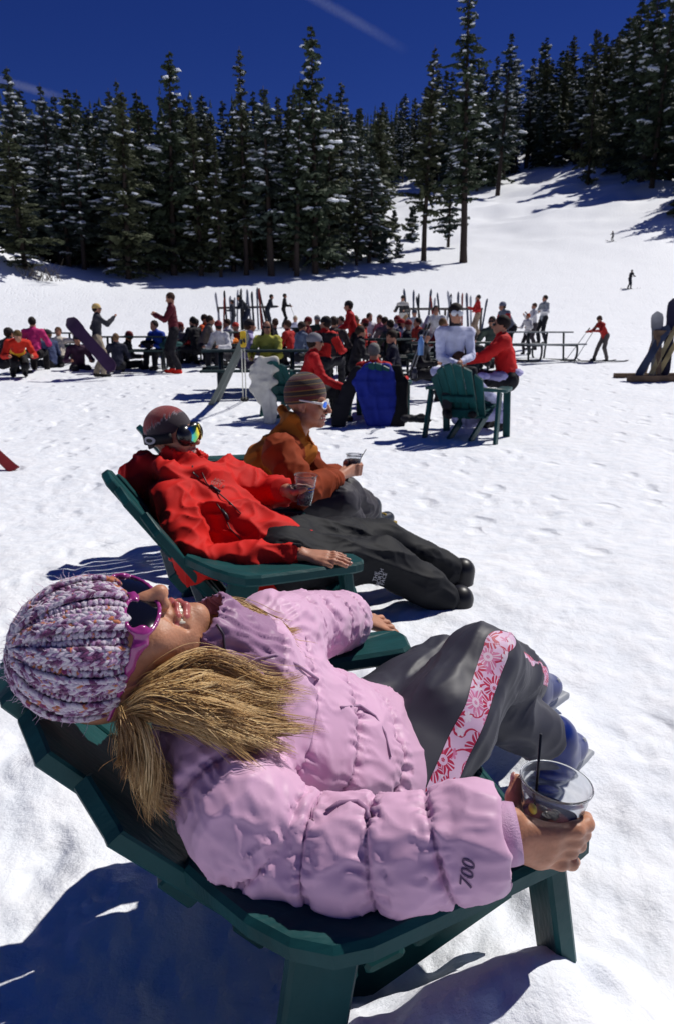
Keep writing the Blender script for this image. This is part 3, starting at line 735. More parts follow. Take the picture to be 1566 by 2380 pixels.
def tie(parts, links):
    """joins closed islands into one surface: each link = (island a, point a, island b, point b, via points)"""
    V = []; F = []; off = []; n = 0
    for v, f, t in parts: off.append(n); V.append(v); F.append(np.column_stack([f+n, t])); n += len(v)
    V = list(np.concatenate(V)); F = np.concatenate(F); drop = []; new = []
    fc = np.array([np.mean([V[i] for i in f[:4]], 0) for f in F]) if False else np.array(V)[F[:, :4]].mean(1)
    isl = np.concatenate([np.full(len(p[1]), i) for i, p in enumerate(parts)])
    for a, pa, b, pb, via in links:
        def pick(i, p):
            d = ((fc-np.array(p))**2).sum(1); d[isl != i] = 9e9
            for x in drop: d[x] = 9e9
            j = int(np.argmin(d)); drop.append(j); return [int(q) for q in F[j, :4]]
        qa = pick(a, pa); qb = pick(b, pb)[::-1]; rings = [qa]; c = [np.array(p, float) for p in via]
        for i, p in enumerate(c):
            nx = c[i+1] if i+1 < len(c) else np.array(pb); pv = c[i-1] if i else np.array(pa); d = nx-pv; d /= np.linalg.norm(d); u = np.cross(d, (0.3, .2, .9)); u /= np.linalg.norm(u); w = np.cross(d, u)
            ref = np.array([V[q] for q in rings[-1]])-np.mean([V[q] for q in rings[-1]], 0); ang = math.atan2(ref[0]@w, ref[0]@u); sg = 1 if np.cross(ref[0], ref[1])@d > 0 else -1
            r = []
            for k in range(4):
                al = ang+sg*k*math.pi/2; r.append(len(V)); V.append(p+.018*(u*math.cos(al)+w*math.sin(al)))
            rings.append(r)
        # line the last ring up with the target quad
        A = np.array([V[q] for q in rings[-1]]); best = min(range(4), key=lambda s: sum(np.linalg.norm(A[k]-V[qb[(k+s) % 4]]) for k in range(4))); rings.append([qb[(k+best) % 4] for k in range(4)])
        for r0, r1 in zip(rings[:-1], rings[1:]):
            for k in range(4): new.append((r0[k], r0[(k+1) % 4], r1[(k+1) % 4], r1[k], 0))
    keep = np.ones(len(F), bool); keep[drop] = False; F = np.concatenate([F[keep], np.array(new)]); return np.array(V), F[:, :4], F[:, 4]
# ---------------------------------------------------------------- woman reclining in the near chair
LILAC = mat('lilac_nylon', (.66, .40, .565), rough=.46, spec=.30, sheen=.1)
wrinkle(LILAC, 24, .22, .005)
def stitch(m, col, dark):
    """darker thread line along the quilting seams"""
    t = m.node_tree; a = t.nodes.new('ShaderNodeAttribute'); a.attribute_name = 'seam'; tc = t.nodes.new('ShaderNodeTexCoord'); n = t.nodes.new('ShaderNodeTexNoise'); n.inputs['Scale'].default_value = 9; n.inputs['Detail'].default_value = 5
    t.links.new(tc.outputs['Object'], n.inputs['Vector']); r = ramp(t, [(.3, tuple(c*.90 for c in col)), (.7, tuple(min(1, c*1.06) for c in col))]); t.links.new(n.outputs[0], r.inputs[0])
    mr = t.nodes.new('ShaderNodeMapRange'); mr.inputs[1].default_value = .0008; mr.inputs[2].default_value = .0034; t.links.new(a.outputs['Fac'], mr.inputs[0])
    x = t.nodes.new('ShaderNodeMix'); x.data_type = 'RGBA'; t.links.new(mr.outputs[0], x.inputs['Factor']); x.inputs[6].default_value = (*dark, 1); t.links.new(r.outputs[0], x.inputs[7]); t.links.new(x.outputs[2], t.nodes['Principled BSDF'].inputs['Base Color'])
stitch(LILAC, (.66, .40, .565), (.33, .18, .30))
LILAC_D = mat('lilac_trim', (.36, .21, .34), rough=.6, bump=.3, bscale=900)
def woman():
    H = Frame(P(292, 1522, 1.03), (.30, -.14, .93), (-.85, -.48, .14), 1.0)
    neck = np.array(P(505, 1545, 1.10))
    S = Sdf(H.o-.26, H.o+.27, .0022); add_head(S, H, neck)
    V, F, T = S.mesh(1); fm = np.select([T == 1, T == 3], [1, 2], 0)
    # right hand round the cup
    cup_top = P(1292, 1815, .955); ax = Vector((.10, .02, 1)).normalized(); h = .118; cup_base = cup_top-ax*h
    toward = Vector((0, 0, CZ))-cup_base; toward -= ax*toward.dot(ax); toward.normalize(); side = ax.cross(toward)   # side = to the right in the picture
    r0, r1 = .031, .0475; rad = lambda z: r0+(r1-r0)*z/h
    def cyl(deg, z, off): 
        a = math.radians(deg); return np.array(cup_base+ax*z+(toward*math.cos(a)+side*math.sin(a))*(rad(z)+off))
    wr = np.array(P(1172, 1938, .925)); el = np.array(P(655, 1985, .955))
    S2 = Sdf(np.minimum(wr, np.array(cup_base))-.09, np.maximum(wr, np.array(cup_top))+.09, .0022)
    S2.cap(el+(wr-el)*.7, wr, .029, .025, .01, 0, ((0, 0, 1), .85))
    kn = [cyl(8, .074, .014), cyl(10, .057, .016), cyl(6, .039, .016), cyl(-4, .023, .015)]
    for i, q in enumerate(kn): S2.cap(wr+np.array([0, 0, .012-.008*i]), q, .0185, .0125, .016, 0)
    S2.cap(wr, cyl(-25, .062, .010), .020, .014, .015, 0)
    ch = [([kn[0], cyl(44, .079, .010), cyl(74, .077, .0085), cyl(100, .072, .0075)], .0105, .0084),
          ([kn[1], cyl(48, .060, .0105), cyl(80, .057, .0085), cyl(106, .053, .0075)], .0105, .0085),
          ([kn[2], cyl(46, .042, .0105), cyl(80, .038, .0085), cyl(104, .035, .0075)], .0100, .0081),
          ([kn[3], cyl(34, .022, .012), cyl(62, .015, .012), cyl(80, .010, .013)], .0088, .0072),
          ([wr+np.array([.01, .0, .024]), cyl(-52, .056, .014), cyl(-82, .076, .010), cyl(-100, .094, .009)], .0145, .0092)]
    add_fingers(S2, ch, .007, 0)
    V2, F2, T2 = S2.mesh(1)
    # left hand on the far arm
    wl = np.array(P(828, 1436, 1.76)); S3 = Sdf(wl-.16, wl+.22, .003); ell_ = np.array(P(735, 1455, 1.5))
    S3.cap(ell_+(wl-ell_)*.7, wl, .027, .024, .01, 0)
    chl = flat_hand(S3, wl, np.array(P(900, 1456, 1.83))-wl, (0, -.25, 1), 1, spread=.25, bend=.38, thumb_out=.55)
    V3, F3, T3 = S3.mesh(1)
    # thin unseen tubes, added inside the jacket, join head and hands
    VV, FF, FM = tie([(V, F, fm), (V2, F2, 0*T2), (V3, F3, 0*T3)], [(0, neck+.02, 1, el+(wr-el)*.65, [P(560, 1660, 1.15), P(540, 1800, 1.05), el]), (0, neck+np.array([.03, .03, 0]), 2, ell_, [P(600, 1560, 1.2), P(650, 1480, 1.31)])])
    body = mesh_obj('person', VV, FF, [SKIN, LIP, DARKMOUTH], None, True, FM, label='smiling woman reclining in lilac puffer jacket, knit hat and pink sunglasses', cat='person')
    teeth(H, body); nails(chl, body, (0, -.2, 1)); nails(ch[4:], body, (toward*-.2+side*-.4+Vector((0, 0, .6))))
    # ------------------------------------------------ jacket
    Rs = np.array(P(520, 1745, 1.06)); Ls = np.array(P(640, 1480, 1.31)); hip = np.array(P(905, 1775, 1.40)); wst = np.array(P(800, 1745, 1.31)); chest = np.array(P(600, 1640, 1.19))
    fd = (wr-el)/np.linalg.norm(wr-el); cut_a = el+(wr-el)*.875
    lo = np.array([-.42, .60, .30]); hi = np.array([.30, 1.85, .98])
    J = Sdf(lo, hi, .0044)
    up_c = np.array([.45, -.1, .88]); flat = (np.array(P(560, 1560, 1.1))-np.array(P(560, 1700, 1.1)))
    spine = polyline([chest+(chest-wst)*.35, chest, wst, hip], 20)
    seg = np.linalg.norm(np.diff(spine, axis=0), axis=1).sum()
    puff = lambda s, per, amp, ph=0: amp*np.sqrt(np.abs(np.sin(np.pi*(s/per+ph)))+.02)
    frame_n = np.array([.55, -.05, .80])
    J.sweep(spine, lambda s: .118+.034*np.clip(s/seg-.25, 0, .5)+puff(s, .105, .040), .22, .02, 0, (frame_n, .70))
    J.cap(Rs, Ls, .088, .088, .05, 0, (frame_n, .85))
    def sleeve(pts, per, r0_, r1_, amp, ph=0):
        pl = polyline(pts, 20); L = np.linalg.norm(np.diff(pl, axis=0), axis=1).sum()
        J.sweep(pl, lambda s: r0_+(r1_-r0_)*s/L+puff(s, per, amp, ph), max(r0_, r1_)+amp+.01, .026, 0)
        return pl, L
    el_j = np.array(P(668, 1965, .985))
    plr, LR = sleeve([Rs+np.array([-.02, .0, .005]), np.array(P(560, 1880, .985)), el_j, np.array(P(900, 1985, .945)), cut_a], .087, .055, .038, .038, .15)
    pll, LL = sleeve([Ls, np.array(P(690, 1465, 1.42)), np.array(P(760, 1448, 1.56)), wl-(wl-ell_)*.34], .085, .052, .038, .032, .2)
    fl = (wl-ell_)/np.linalg.norm(wl-ell_); J.cap(wl-fl*.012+fl*.06, wl+fl*.2, .06, .06, .01, None, None, True)
    J.cap(cut_a+fd*.082, cut_a+fd*.25, .075, .075, .012, None, None, True)
    # collar
    cc = np.array(P(520, 1520, 1.115)); cn = neck-H.o; cn /= np.linalg.norm(cn)
    cax = np.array([.62, .20, -.76]); cax /= np.linalg.norm(cax)
    J.cap(cc-cax*.035, cc+cax*.05, .080, .098, .03, 0)
    J.cap(cc-cax*.12, cc+cax*.02, .062, .060, .012, None, None, True)
    # hem band
    V, F, T = J.mesh(1); N = normals(V, F)
    # puckers run across the seams, soft folds elsewhere
    def arc(V, pl):
        best = np.full(len(V), 9.); s = np.zeros(len(V)); acc = 0
        for a, b in zip(pl[:-1], pl[1:]):
            ba = b-a; L = np.linalg.norm(ba); h_ = np.clip(((V-a)@ba)/(L*L), 0, 1); d = np.linalg.norm(V-a-h_[:, None]*ba, axis=1); m = d < best; best[m] = d[m]; s[m] = (acc+h_*L)[m]; acc += L
        return s, best
    sr, dr = arc(V, plr); sl2, dl = arc(V, pll); st_, dt_ = arc(V, spine)
    which = np.argmin(np.stack([dr, dl, dt_*.62], 1), 1)
    per = np.choose(which, [.087, .085, .105]); ph = np.choose(which, [.15, .2, 0]); ss = np.choose(which, [sr, sl2, st_])
    q = ss/per+ph; seam = np.exp(-((q-np.round(q))*per/.024)**2)
    ax_l = np.choose(which[:, None], [np.gradient(plr, axis=0)[np.clip((sr/LR*20).astype(int), 0, 20)], np.gradient(pll, axis=0)[np.clip((sl2/LL*20).astype(int), 0, 20)], np.gradient(spine, axis=0)[np.clip((st_/seg*20).astype(int), 0, 20)]])
    ax_l = ax_l/np.linalg.norm(ax_l, axis=1)[:, None]
    pq = V-(V*ax_l).sum(1)[:, None]*ax_l*.72
    r1_ = 1-np.abs(noise3(pq/.019+3))*2.2; V = V+N*(seam*.0074*r1_)[:, None]
    V = V-N*(np.exp(-((q-np.round(q))*per/.0048)**2)*.0065)[:, None]
    V = creases(V, N, .13, .0055, None, 1, 2, .6, 2.2); V = creases(V, N, .06, .0030, None, 1, 5, .7, 2.4)
    comp = np.exp(-((V-np.array(P(640, 2010, .95)))**2).sum(1)/.012); N = normals(V, F); V = creases(V, N, .05, .012, (0, 0, 1), 2.5, 8, .6, 1.5)*comp[:, None]+V*(1-comp[:, None])
    # zip line down the front
    jk = mesh_obj('jacket', V, F, LILAC, body, True); add_attr(jk, 'seam', np.abs(q-np.round(q))*per)
    def ring(c, d, r, w, name='cuff', m=LILAC_D, th=.003, sq=1.0, up=(0, 0, 1)):
        d = np.array(d, float); d /= np.linalg.norm(d); M = Matrix.Translation(Vector(c)) @ Vector(d).to_track_quat('Z', 'Y').to_matrix().to_4x4() @ Matrix.Diagonal((1, sq, 1, 1))
        mb = MB(); prof = []
        for a in np.linspace(-1, 1, 7): prof.append((r+th*(1-abs(a)**3), a*w/2))
        for a in np.linspace(1, -1, 5): prof.append((r-.004, a*w/2*.96))
        mb.lathe(prof, M, 40, True); return mb.build(name, m, jk, True)
    ring(cut_a+fd*.026, fd, .0385, .06, m=mat('lilac_cuff', (.52, .32, .48), rough=.5, bump=.3, bscale=500)); ring(wl-(wl-ell_)/np.linalg.norm(wl-ell_)*.022, wl-ell_, .037, .05, m=MATS['lilac_cuff'])
    # zipper down the front and collar, with the long pull cord
    BV = None
    from mathutils.bvhtree import BVHTree
    bv = BVHTree.FromPolygons([Vector(v) for v in V], [tuple(f) for f in F])
    def onj(x, y, off=.002):
        o = Vector((0, 0, CZ)); d = (P(x, y, 1)-o).normalized(); hit = bv.ray_cast(o, d)
        return (hit[0]+hit[1]*off) if hit[0] else P(x, y, 1.15)
    MB().tube([onj(*p) for p in [(505, 1452), (520, 1475), (522, 1510), (530, 1535), (552, 1548)]], .0022, 6).build('zip_pull_cord', mat('dark_cord', (.05, .035, .055), rough=.5), jk, True)
    MB().tube([onj(*p, .001) for p in [(552, 1548), (600, 1530), (640, 1522), (690, 1545), (740, 1580)]], .0024, 6).build('zip_flap_piping', LILAC_D, jk, True)
    MB().tube([onj(*p, .001) for p in [(790, 1645), (835, 1640), (870, 1665), (893, 1705), (905, 1760)]], .0026, 6).build('hem_piping', LILAC_D, jk, True)
    MB().tube([onj(*p, .0015) for p in [(760, 1890), (790, 1868), (830, 1866), (852, 1885), (855, 1905)]], .0040, 6).build('pocket_welt', LILAC, jk, True)
    # embroidered figures on the sleeve
    cu = bpy.data.curves.new('mark', 'FONT'); cu.body = '700'; cu.size = .026; cu.align_x = 'CENTER'; cu.align_y = 'CENTER'; cu.extrude = .0006; cu.shear = .2
    tmp = bpy.data.objects.new('tmp', cu); COL.objects.link(tmp); dg = bpy.context.evaluated_depsgraph_get(); me = bpy.data.meshes.new_from_object(tmp.evaluated_get(dg)); bpy.data.objects.remove(tmp)
    c0 = Vector(onj(1086, 2030)); ex = (Vector(onj(1089, 2005, 0))-Vector(onj(1082, 2055, 0))).normalized(); vd = (Vector((0, 0, CZ))-c0).normalized(); ey = vd.cross(ex).normalized()
    for v in me.vertices:
        w_ = c0+ex*v.co.x*1.0+ey*v.co.y*.9; px = proj(w_); hitp = onj(px[0], px[1], .0012+v.co.z); v.co = hitp
    me.materials.append(mat('embroidery', (.10, .05, .12), rough=.5)); link(bpy.data.objects.new('sleeve_mark', me), jk)
    # ------------------------------------------------ trousers
    GREY = trouser_mat()
    Rh = np.array(P(935, 1835, 1.33)); Lh = np.array(P(890, 1690, 1.50)); Rk = np.array(P(1118, 1545, 1.50)); Ra = np.array(P(1222, 1578, 1.93)); Lk = np.array(P(1030, 1560, 1.66)); La = np.array(P(1285, 1725, 1.80))
    Tq = Sdf((-.05, 1.0, .05), (.75, 1.95, .72), .0055)
    Tq.cap(hip-np.array([.03, 0, .02]), hip+np.array([.05, .03, -.02]), .150, .145, 0, 0, (frame_n, .75))
    Tq.chain([Rh, (Rh+Rk)/2+np.array([.0, 0, .008]), Rk], [.108, .098, .084], .03, 0)
    Tq.chain([Rk, (Rk+Ra)/2, Rk+(Ra-Rk)*.86], [.084, .078, .070], .022, 0)
    Tq.chain([Lh, (Lh+Lk)/2, Lk], [.112, .10, .078], .03, 0)
    Tq.chain([Lk, (Lk+La)/2+np.array([0, 0, -.01]), Lk+(La-Lk)*.84], [.080, .078, .072], .022, 0)
    V, F, T = Tq.mesh(2); N = normals(V, F)
    tl = Rk-Rh; V = creases(V, N, .11, .011, tl, 3.2, 3, .4, 2.2); V = creases(V, normals(V, F), .05, .0028, tl, 2.5, 4, .5, 1.6)
    kc = np.exp(-((V-(Rk+np.array([0, .03, -.07])))**2).sum(1)/.010); V2 = creases(V, N, .05, .011, (0, .7, .7), 3, 6, .4, 1.6); V = V2*kc[:, None]+V*(1-kc[:, None])
    tr = mesh_obj('trousers', V, F, GREY, body, True)
    # stripe coordinates along the outer seam of the near leg
    pth = polyline([Rh-tl*.15, Rh, (Rh+Rk)/2, Rk-tl*.06, Rk+(Ra-Rk)*.12, (Rk+Ra)/2, Ra], 40)
    # seam line found on the cloth as it runs from the hip over the knee to the boot
    bv2 = BVHTree.FromPolygons([Vector(v) for v in V], [tuple(f) for f in F])
    seam_px = [(985, 1925), (1012, 1862), (1046, 1780), (1085, 1695), (1120, 1605), (1150, 1520), (1163, 1490)]
    sp = []
    for x, y in seam_px:
        o = Vector((0, 0, CZ)); d = (P(x, y, 1)-o).normalized(); hit = bv2.ray_cast(o, d)
        if hit[0]: sp.append(np.array(hit[0]))
    sp += [np.array(P(1190, 1535, 1.62))+np.array([.01, 0, 0]), Ra+np.array([.075, -.01, .0])]
    sp = polyline(sp, 60)
    best = np.full(len(V), 9.); su = np.zeros(len(V)); sv = np.zeros(len(V)); acc = 0
    Nn = normals(V, F)
    for a, b in zip(sp[:-1], sp[1:]):
        ba = b-a; L = np.linalg.norm(ba)+1e-9; h_ = np.clip(((V-a)@ba)/(L*L), 0, 1); w_ = V-a-h_[:, None]*ba; d = np.linalg.norm(w_, axis=1); m = d < best
        sgn = np.sign((np.cross(np.broadcast_to(ba/L, V.shape), w_)*Nn).sum(1)); best[m] = d[m]; su[m] = (acc+h_*L)[m]; sv[m] = (sgn*d)[m]; acc += L
    add_attr(tr, 'su', su); add_attr(tr, 'sv', sv)
    MB().tube([np.array(onj(905, 1880)), np.array(P(912, 1850, 1.30))], .001, 5)
    # ------------------------------------------------ ski boots
    BLUE = mat('boot_blue', (.006, .020, .15), rough=.3, spec=.4); GREYB = mat('boot_grey', (.35, .37, .40), rough=.35)
    for (an, toe, lb) in ((Ra, np.array(P(1262, 1605, 2.02)), 'blue ski boot farther from the cup'), (La, np.array(P(1338, 1760, 1.95)), 'blue ski boot beyond the cup')):
        d = toe-an; d[2] = 0; d /= np.linalg.norm(d); sole = an-np.array([0, 0, .10]); up = np.array([0, 0, 1.]); rt_ = np.cross(d, up)
        Bt = Sdf(an-.30, an+.32, .005)
        Bt.cap(an+np.array([0, 0, .02]), sole+d*.02+up*.03, .054, .050, 0, 0); Bt.cap(sole+up*.035-d*.03, sole+up*.03+d*.13, .046, .041, .03, 0, (up, .8)); Bt.cap(an+d*.02, sole+d*.10+up*.035, .048, .040, .03, 0)
        Bt.box(sole+d*.06-up*.012, (.042, .135, .012), np.stack([rt_, d, up], 1), .006, .004, 1)
        V, F, T = Bt.mesh(1); bo = mesh_obj('boot', V, F, [BLUE, GREYB], body, True, T); bo['label'] = lb
        for s_ in (.03, .075, .12):
            c_ = sole+d*(s_+.01)+up*(.105-.35*s_); MB().plank(c_-rt_*.036-up*.02, c_+rt_*.036-up*.005, d, .014, .012, .003).build('buckle', GREYB, bo)
    # ------------------------------------------------ knit hat
    hat(H, body)
    sunglasses(H, body)
    hair(H, body, onj)
    make_cup(cup_base, ax, h, r0, r1, .56, 'clear plastic cup of cola with lemon and stirrer in the near hand', (P(1242, 1880, .985), P(1256, 1706, .975)), P(1237, 1880, .922), 6)
    return body
def trouser_mat():
    m = mat('grey_trousers', (.040, .041, .056), rough=.52, spec=.4); wrinkle(m, 11, .35, .010); t = m.node_tree; b = t.nodes['Principled BSDF']
    au = t.nodes.new('ShaderNodeAttribute'); au.attribute_name = 'su'; av = t.nodes.new('ShaderNodeAttribute'); av.attribute_name = 'sv'
    cb = t.nodes.new('ShaderNodeCombineXYZ'); t.links.new(au.outputs['Fac'], cb.inputs[0]); t.links.new(av.outputs['Fac'], cb.inputs[1])
    def mth(op, a, b_=None, c=None):
        n = t.nodes.new('ShaderNodeMath'); n.operation = op
        for i, v in enumerate((a, b_, c)):
            if v is None: continue
            if isinstance(v, (int, float)): n.inputs[i].default_value = v
            else: t.links.new(v, n.inputs[i])
        return n.outputs[0]
    def flowers(scale, seed, petals, lo, hi):
        mp = t.nodes.new('ShaderNodeMapping'); mp.inputs['Location'].default_value = (seed, seed*.7, 0); t.links.new(cb.outputs[0], mp.inputs[0])
        v = t.nodes.new('ShaderNodeTexVoronoi'); v.voronoi_dimensions = '2D'; v.inputs['Scale'].default_value = scale; v.inputs['Randomness'].default_value = .7; t.links.new(mp.outputs[0], v.inputs['Vector'])
        sc_ = t.nodes.new('ShaderNodeVectorMath'); sc_.operation = 'SUBTRACT'; t.links.new(mp.outputs[0], sc_.inputs[0]); t.links.new(v.outputs['Position'], sc_.inputs[1])
        sx = t.nodes.new('ShaderNodeSeparateXYZ'); t.links.new(sc_.outputs[0], sx.inputs[0])
        ang = mth('ARCTAN2', sx.outputs[1], sx.outputs[0]); rs = t.nodes.new('ShaderNodeSeparateColor'); t.links.new(v.outputs['Color'], rs.inputs[0])
        pt = mth('ABSOLUTE', mth('COSINE', mth('MULTIPLY_ADD', ang, petals/2, mth('MULTIPLY', rs.outputs[0], 6.28))))
        edge = mth('MULTIPLY_ADD', mth('POWER', pt, .6), hi-lo, lo); d = v.outputs['Distance']
        f = mth('SUBTRACT', edge, d); inside = mth('GREATER_THAN', f, 0)
        ringc = mth('COMPARE', d, .12, .05); vein = mth('LESS_THAN', mth('ABSOLUTE', mth('SUBTRACT', pt, .93)), .05)
        return inside, mth('MAXIMUM', ringc, vein), rs.outputs[1], f
    i1, det, rnd, f1 = flowers(17, 0, 5, .16, .50)
    i2, det2, rnd2, f2 = flowers(30, 3.1, 6, .10, .34)
    wv = t.nodes.new('ShaderNodeTexNoise'); wv.inputs['Scale'].default_value = 26; wv.inputs['Detail'].default_value = 0; t.links.new(cb.outputs[0], wv.inputs['Vector'])
    vine = mth('LESS_THAN', mth('ABSOLUTE', mth('SUBTRACT', wv.outputs[0], .5)), .030)
    def mix(f, a, c):
        n = t.nodes.new('ShaderNodeMix'); n.data_type = 'RGBA'; t.links.new(f, n.inputs['Factor'])
        for k, v in ((6, a), (7, c)):
            if isinstance(v, tuple): n.inputs[k].default_value = (*v, 1)
            else: t.links.new(v, n.inputs[k])
        return n.outputs[2]
    pink = (.62, .42, .58); red = (.42, .012, .06); rose = (.55, .16, .30)
    c = mix(vine, pink, red)
    c = mix(i2, c, mix(mth('GREATER_THAN', rnd2, .5), rose, (.66, .55, .64)))
    c = mix(i1, c, mix(mth('GREATER_THAN', rnd, .35), mix(det, rose, (.66, .5, .6)), mix(det, red, pink)))
    on = mth('LESS_THAN', mth('ABSOLUTE', av.outputs['Fac']), .027); edge = mth('LESS_THAN', mth('ABSOLUTE', av.outputs['Fac']), .029)
    base = mix(edge, (.040, .041, .056), (.03, .025, .035)); t.links.new(mix(on, base, c), b.inputs['Base Color'])
    return m
def hat(H, body):
    k = H.k; c = H(0, .018, .050); rr = np.array([.089, .102, .083])*k
    S = Sdf(c-.2, c+.2, .004); S.ell(c, rr*.955, H.R, 0, 0); S.ell(H(0, .012, .086), (.074, .084, .071), H.R, .04, 0)
    S.plane_cut(H(0, .0, .014), H.d(0, .10, -1), .006); V, F, T = S.mesh(2)
    o = mesh_obj('knit_hat', V, F, mat('hat_base', (.16, .07, .14), rough=.95), body, True); o['label'] = 'chunky knit hat in mottled white, lilac, plum and orange yarn'
    from mathutils.bvhtree import BVHTree
    bv = BVHTree.FromPolygons([Vector(v) for v in V], [tuple(f) for f in F])
    top = H(0, .012, .175); SV = []; SF = []; n = 52; rows = 26; r = np.random.default_rng(5)
    for i in range(n):
        rib = i % 4                                                     # two knit columns proud, then purl sunk and dense
        lift = (.0045, .0045, -.001, -.001)[rib]
        for j in range(rows):
            u = (j-.2+r.normal(0, .06))/rows; a = 2*math.pi*(i+r.normal(0, .05))/n
            # ray from the axis outwards at a height that runs brim -> crown
            ph = u*1.50; dirl = np.array([math.cos(a)*math.cos(ph), math.sin(a)*math.cos(ph), math.sin(ph)*1.0])
            o_ = H(0, .018, .030+.03*u); d_ = H.R@dirl; hit = bv.ray_cast(Vector(o_), Vector(d_))
            if not hit[0]: continue
            nn = np.array(hit[1]); cl = math.cos(ph)
            if cl < .16 and (i % 3): continue
            tu = np.array(top)-np.array(hit[0]); tu = tu-nn*(tu@nn); tu /= np.linalg.norm(tu)+1e-9; tw = np.cross(nn, tu)
            w = 2*math.pi*.10*cl/n; L = .0165 if rib < 2 else .0115
            for sg in (-1, 1):
                if rib < 2: ax = tu*.92+tw*sg*.42; off = tw*sg*w*.26
                else: ax = tw*.8+tu*.45*sg; off = tu*sg*.003
                ax = ax/np.linalg.norm(ax); R = np.stack([np.cross(ax, nn), ax, nn], 1); th = .0040 if rib < 2 else .0034
                bvv, bff = blob(np.array(hit[0])+nn*(lift+.0012+r.normal(0, .0006))+off, (max(th*.95, w*.36), L*.56, th), R, 6, 4)
                n0 = len(SV); SV += [tuple(v) for v in bvv]; SF += [tuple(q+n0 for q in f) for f in bff]
    m = mat('yarn', (.5, .3, .5), rough=.9, spec=.2, sheen=.4, bump=.5, bscale=900); t = m.node_tree; b = t.nodes['Principled BSDF']
    g = t.nodes.new('ShaderNodeNewGeometry'); tc = t.nodes.new('ShaderNodeTexCoord'); nz = t.nodes.new('ShaderNodeTexNoise'); nz.inputs['Scale'].default_value = 42; nz.inputs['Detail'].default_value = 2
    t.links.new(tc.outputs['Object'], nz.inputs['Vector']); ad = t.nodes.new('ShaderNodeMath'); ad.operation = 'MULTIPLY_ADD'; ad.inputs[1].default_value = .45; t.links.new(g.outputs['Random Per Island'], ad.inputs[0])
    mm = t.nodes.new('ShaderNodeMath'); mm.operation = 'MULTIPLY_ADD'; mm.inputs[1].default_value = 1.25; mm.inputs[2].default_value = -.35; t.links.new(nz.outputs[0], mm.inputs[0]); t.links.new(mm.outputs[0], ad.inputs[2])
    cr = ramp(t, [(0, (.11, .02, .09)), (.22, (.20, .05, .16)), (.36, (.42, .25, .42)), (.44, (.70, .60, .70)), (.58, (.74, .68, .74)), (.67, (.46, .26, .46)), (.75, (.60, .20, .09)), (.86, (.28, .04, .15))], True)
    t.links.new(ad.outputs[0], cr.inputs[0]); t.links.new(cr.outputs[0], b.inputs['Base Color'])
    mesh_obj('stitches', SV, SF, m, o, True, kind='stuff')
    # fuzz of loose fibres
    fz = MB()
    for _ in range(500):
        v = SV[r.integers(len(SV))]; v = np.array(v); d = v-c; d /= np.linalg.norm(d); q = v+d*r.uniform(.004, .012)+r.normal(0, .004, 3)
        fz.tube([v, (v+q)/2+r.normal(0, .002, 3), q], [.0004, .0004, .0002], 3, False)
    fz.build('wool_fuzz', mat('fuzz', (.7, .55, .66), rough=.9), o, True, kind='stuff')
def sunglasses(H, body):
    PINK = mat('pink_frame', (.28, .03, .18), rough=.18, spec=.6, coat=.5); LENS = mat('dark_lens', (.004, .004, .006), rough=.05, spec=.7)
    S = Sdf(H.o-.2, H.o+.22, .002)
    def wrap(x, z): return H(x, .1045-1.9*x*x-.35*abs(z)*0, z)      # front curves back round the face
    g = None
    for s in (-1, 1):
        out = []
        for a in np.linspace(0, 2*math.pi, 25):
            e = .036*np.sign(math.cos(a))*abs(math.cos(a))**.85; f = .0245*np.sign(math.sin(a))*abs(math.sin(a))**.85
            x = .037+e+(.004 if f > 0 else -.002)*0; z = .003+f*(1+.22*e/.034*-1 if f < 0 else 1)+e*.16
            out.append(wrap(s*x, z))
        S.chain(out, .0032, .002, 0)
        S.chain([wrap(s*.066, .012), H(s*.080, .074, .014), H(s*.0845, .045, .019), H(s*.083, .005, .024), H(s*.080, -.05, .03)], [.0070, .0078, .0058, .0042, .0036], .006, 0, (H.d(1, 0, 0), .55))
        S.chain([wrap(s*.066, .006), H(s*.077, .081, .004)], [.006, .006], .006, 0)
    S.chain([wrap(-.008, .006), wrap(.0, .009), wrap(.008, .006)], .0048, .004, 0)
    V, F, T = S.mesh(1); o = mesh_obj('sunglasses', V, F, PINK, body, True); o['label'] = 'wraparound pink sunglasses with dark lenses'
    for s in (-1, 1):
        V = []; F = []; n = 24; m_ = 6
        for j in range(m_+1):
            for i in range(n):
                a = 2*math.pi*i/n; e = .036*j/m_*np.sign(math.cos(a))*abs(math.cos(a))**.85; f = .0245*j/m_*np.sign(math.sin(a))*abs(math.sin(a))**.85
                x = .037+e; z = .003+f*(1-.22*e/.034 if f < 0 else 1)+e*.16; V.append(H(s*x, .1050-1.9*x*x+.0015*(1-(j/m_)**2), z))
        for j in range(m_):
            for i in range(n):
                q = (j*n+i, (j+1)*n+i, (j+1)*n+(i+1) % n, j*n+(i+1) % n); F.append(q if s > 0 else q[::-1])
        mesh_obj('lens', V, F, LENS, o, True)
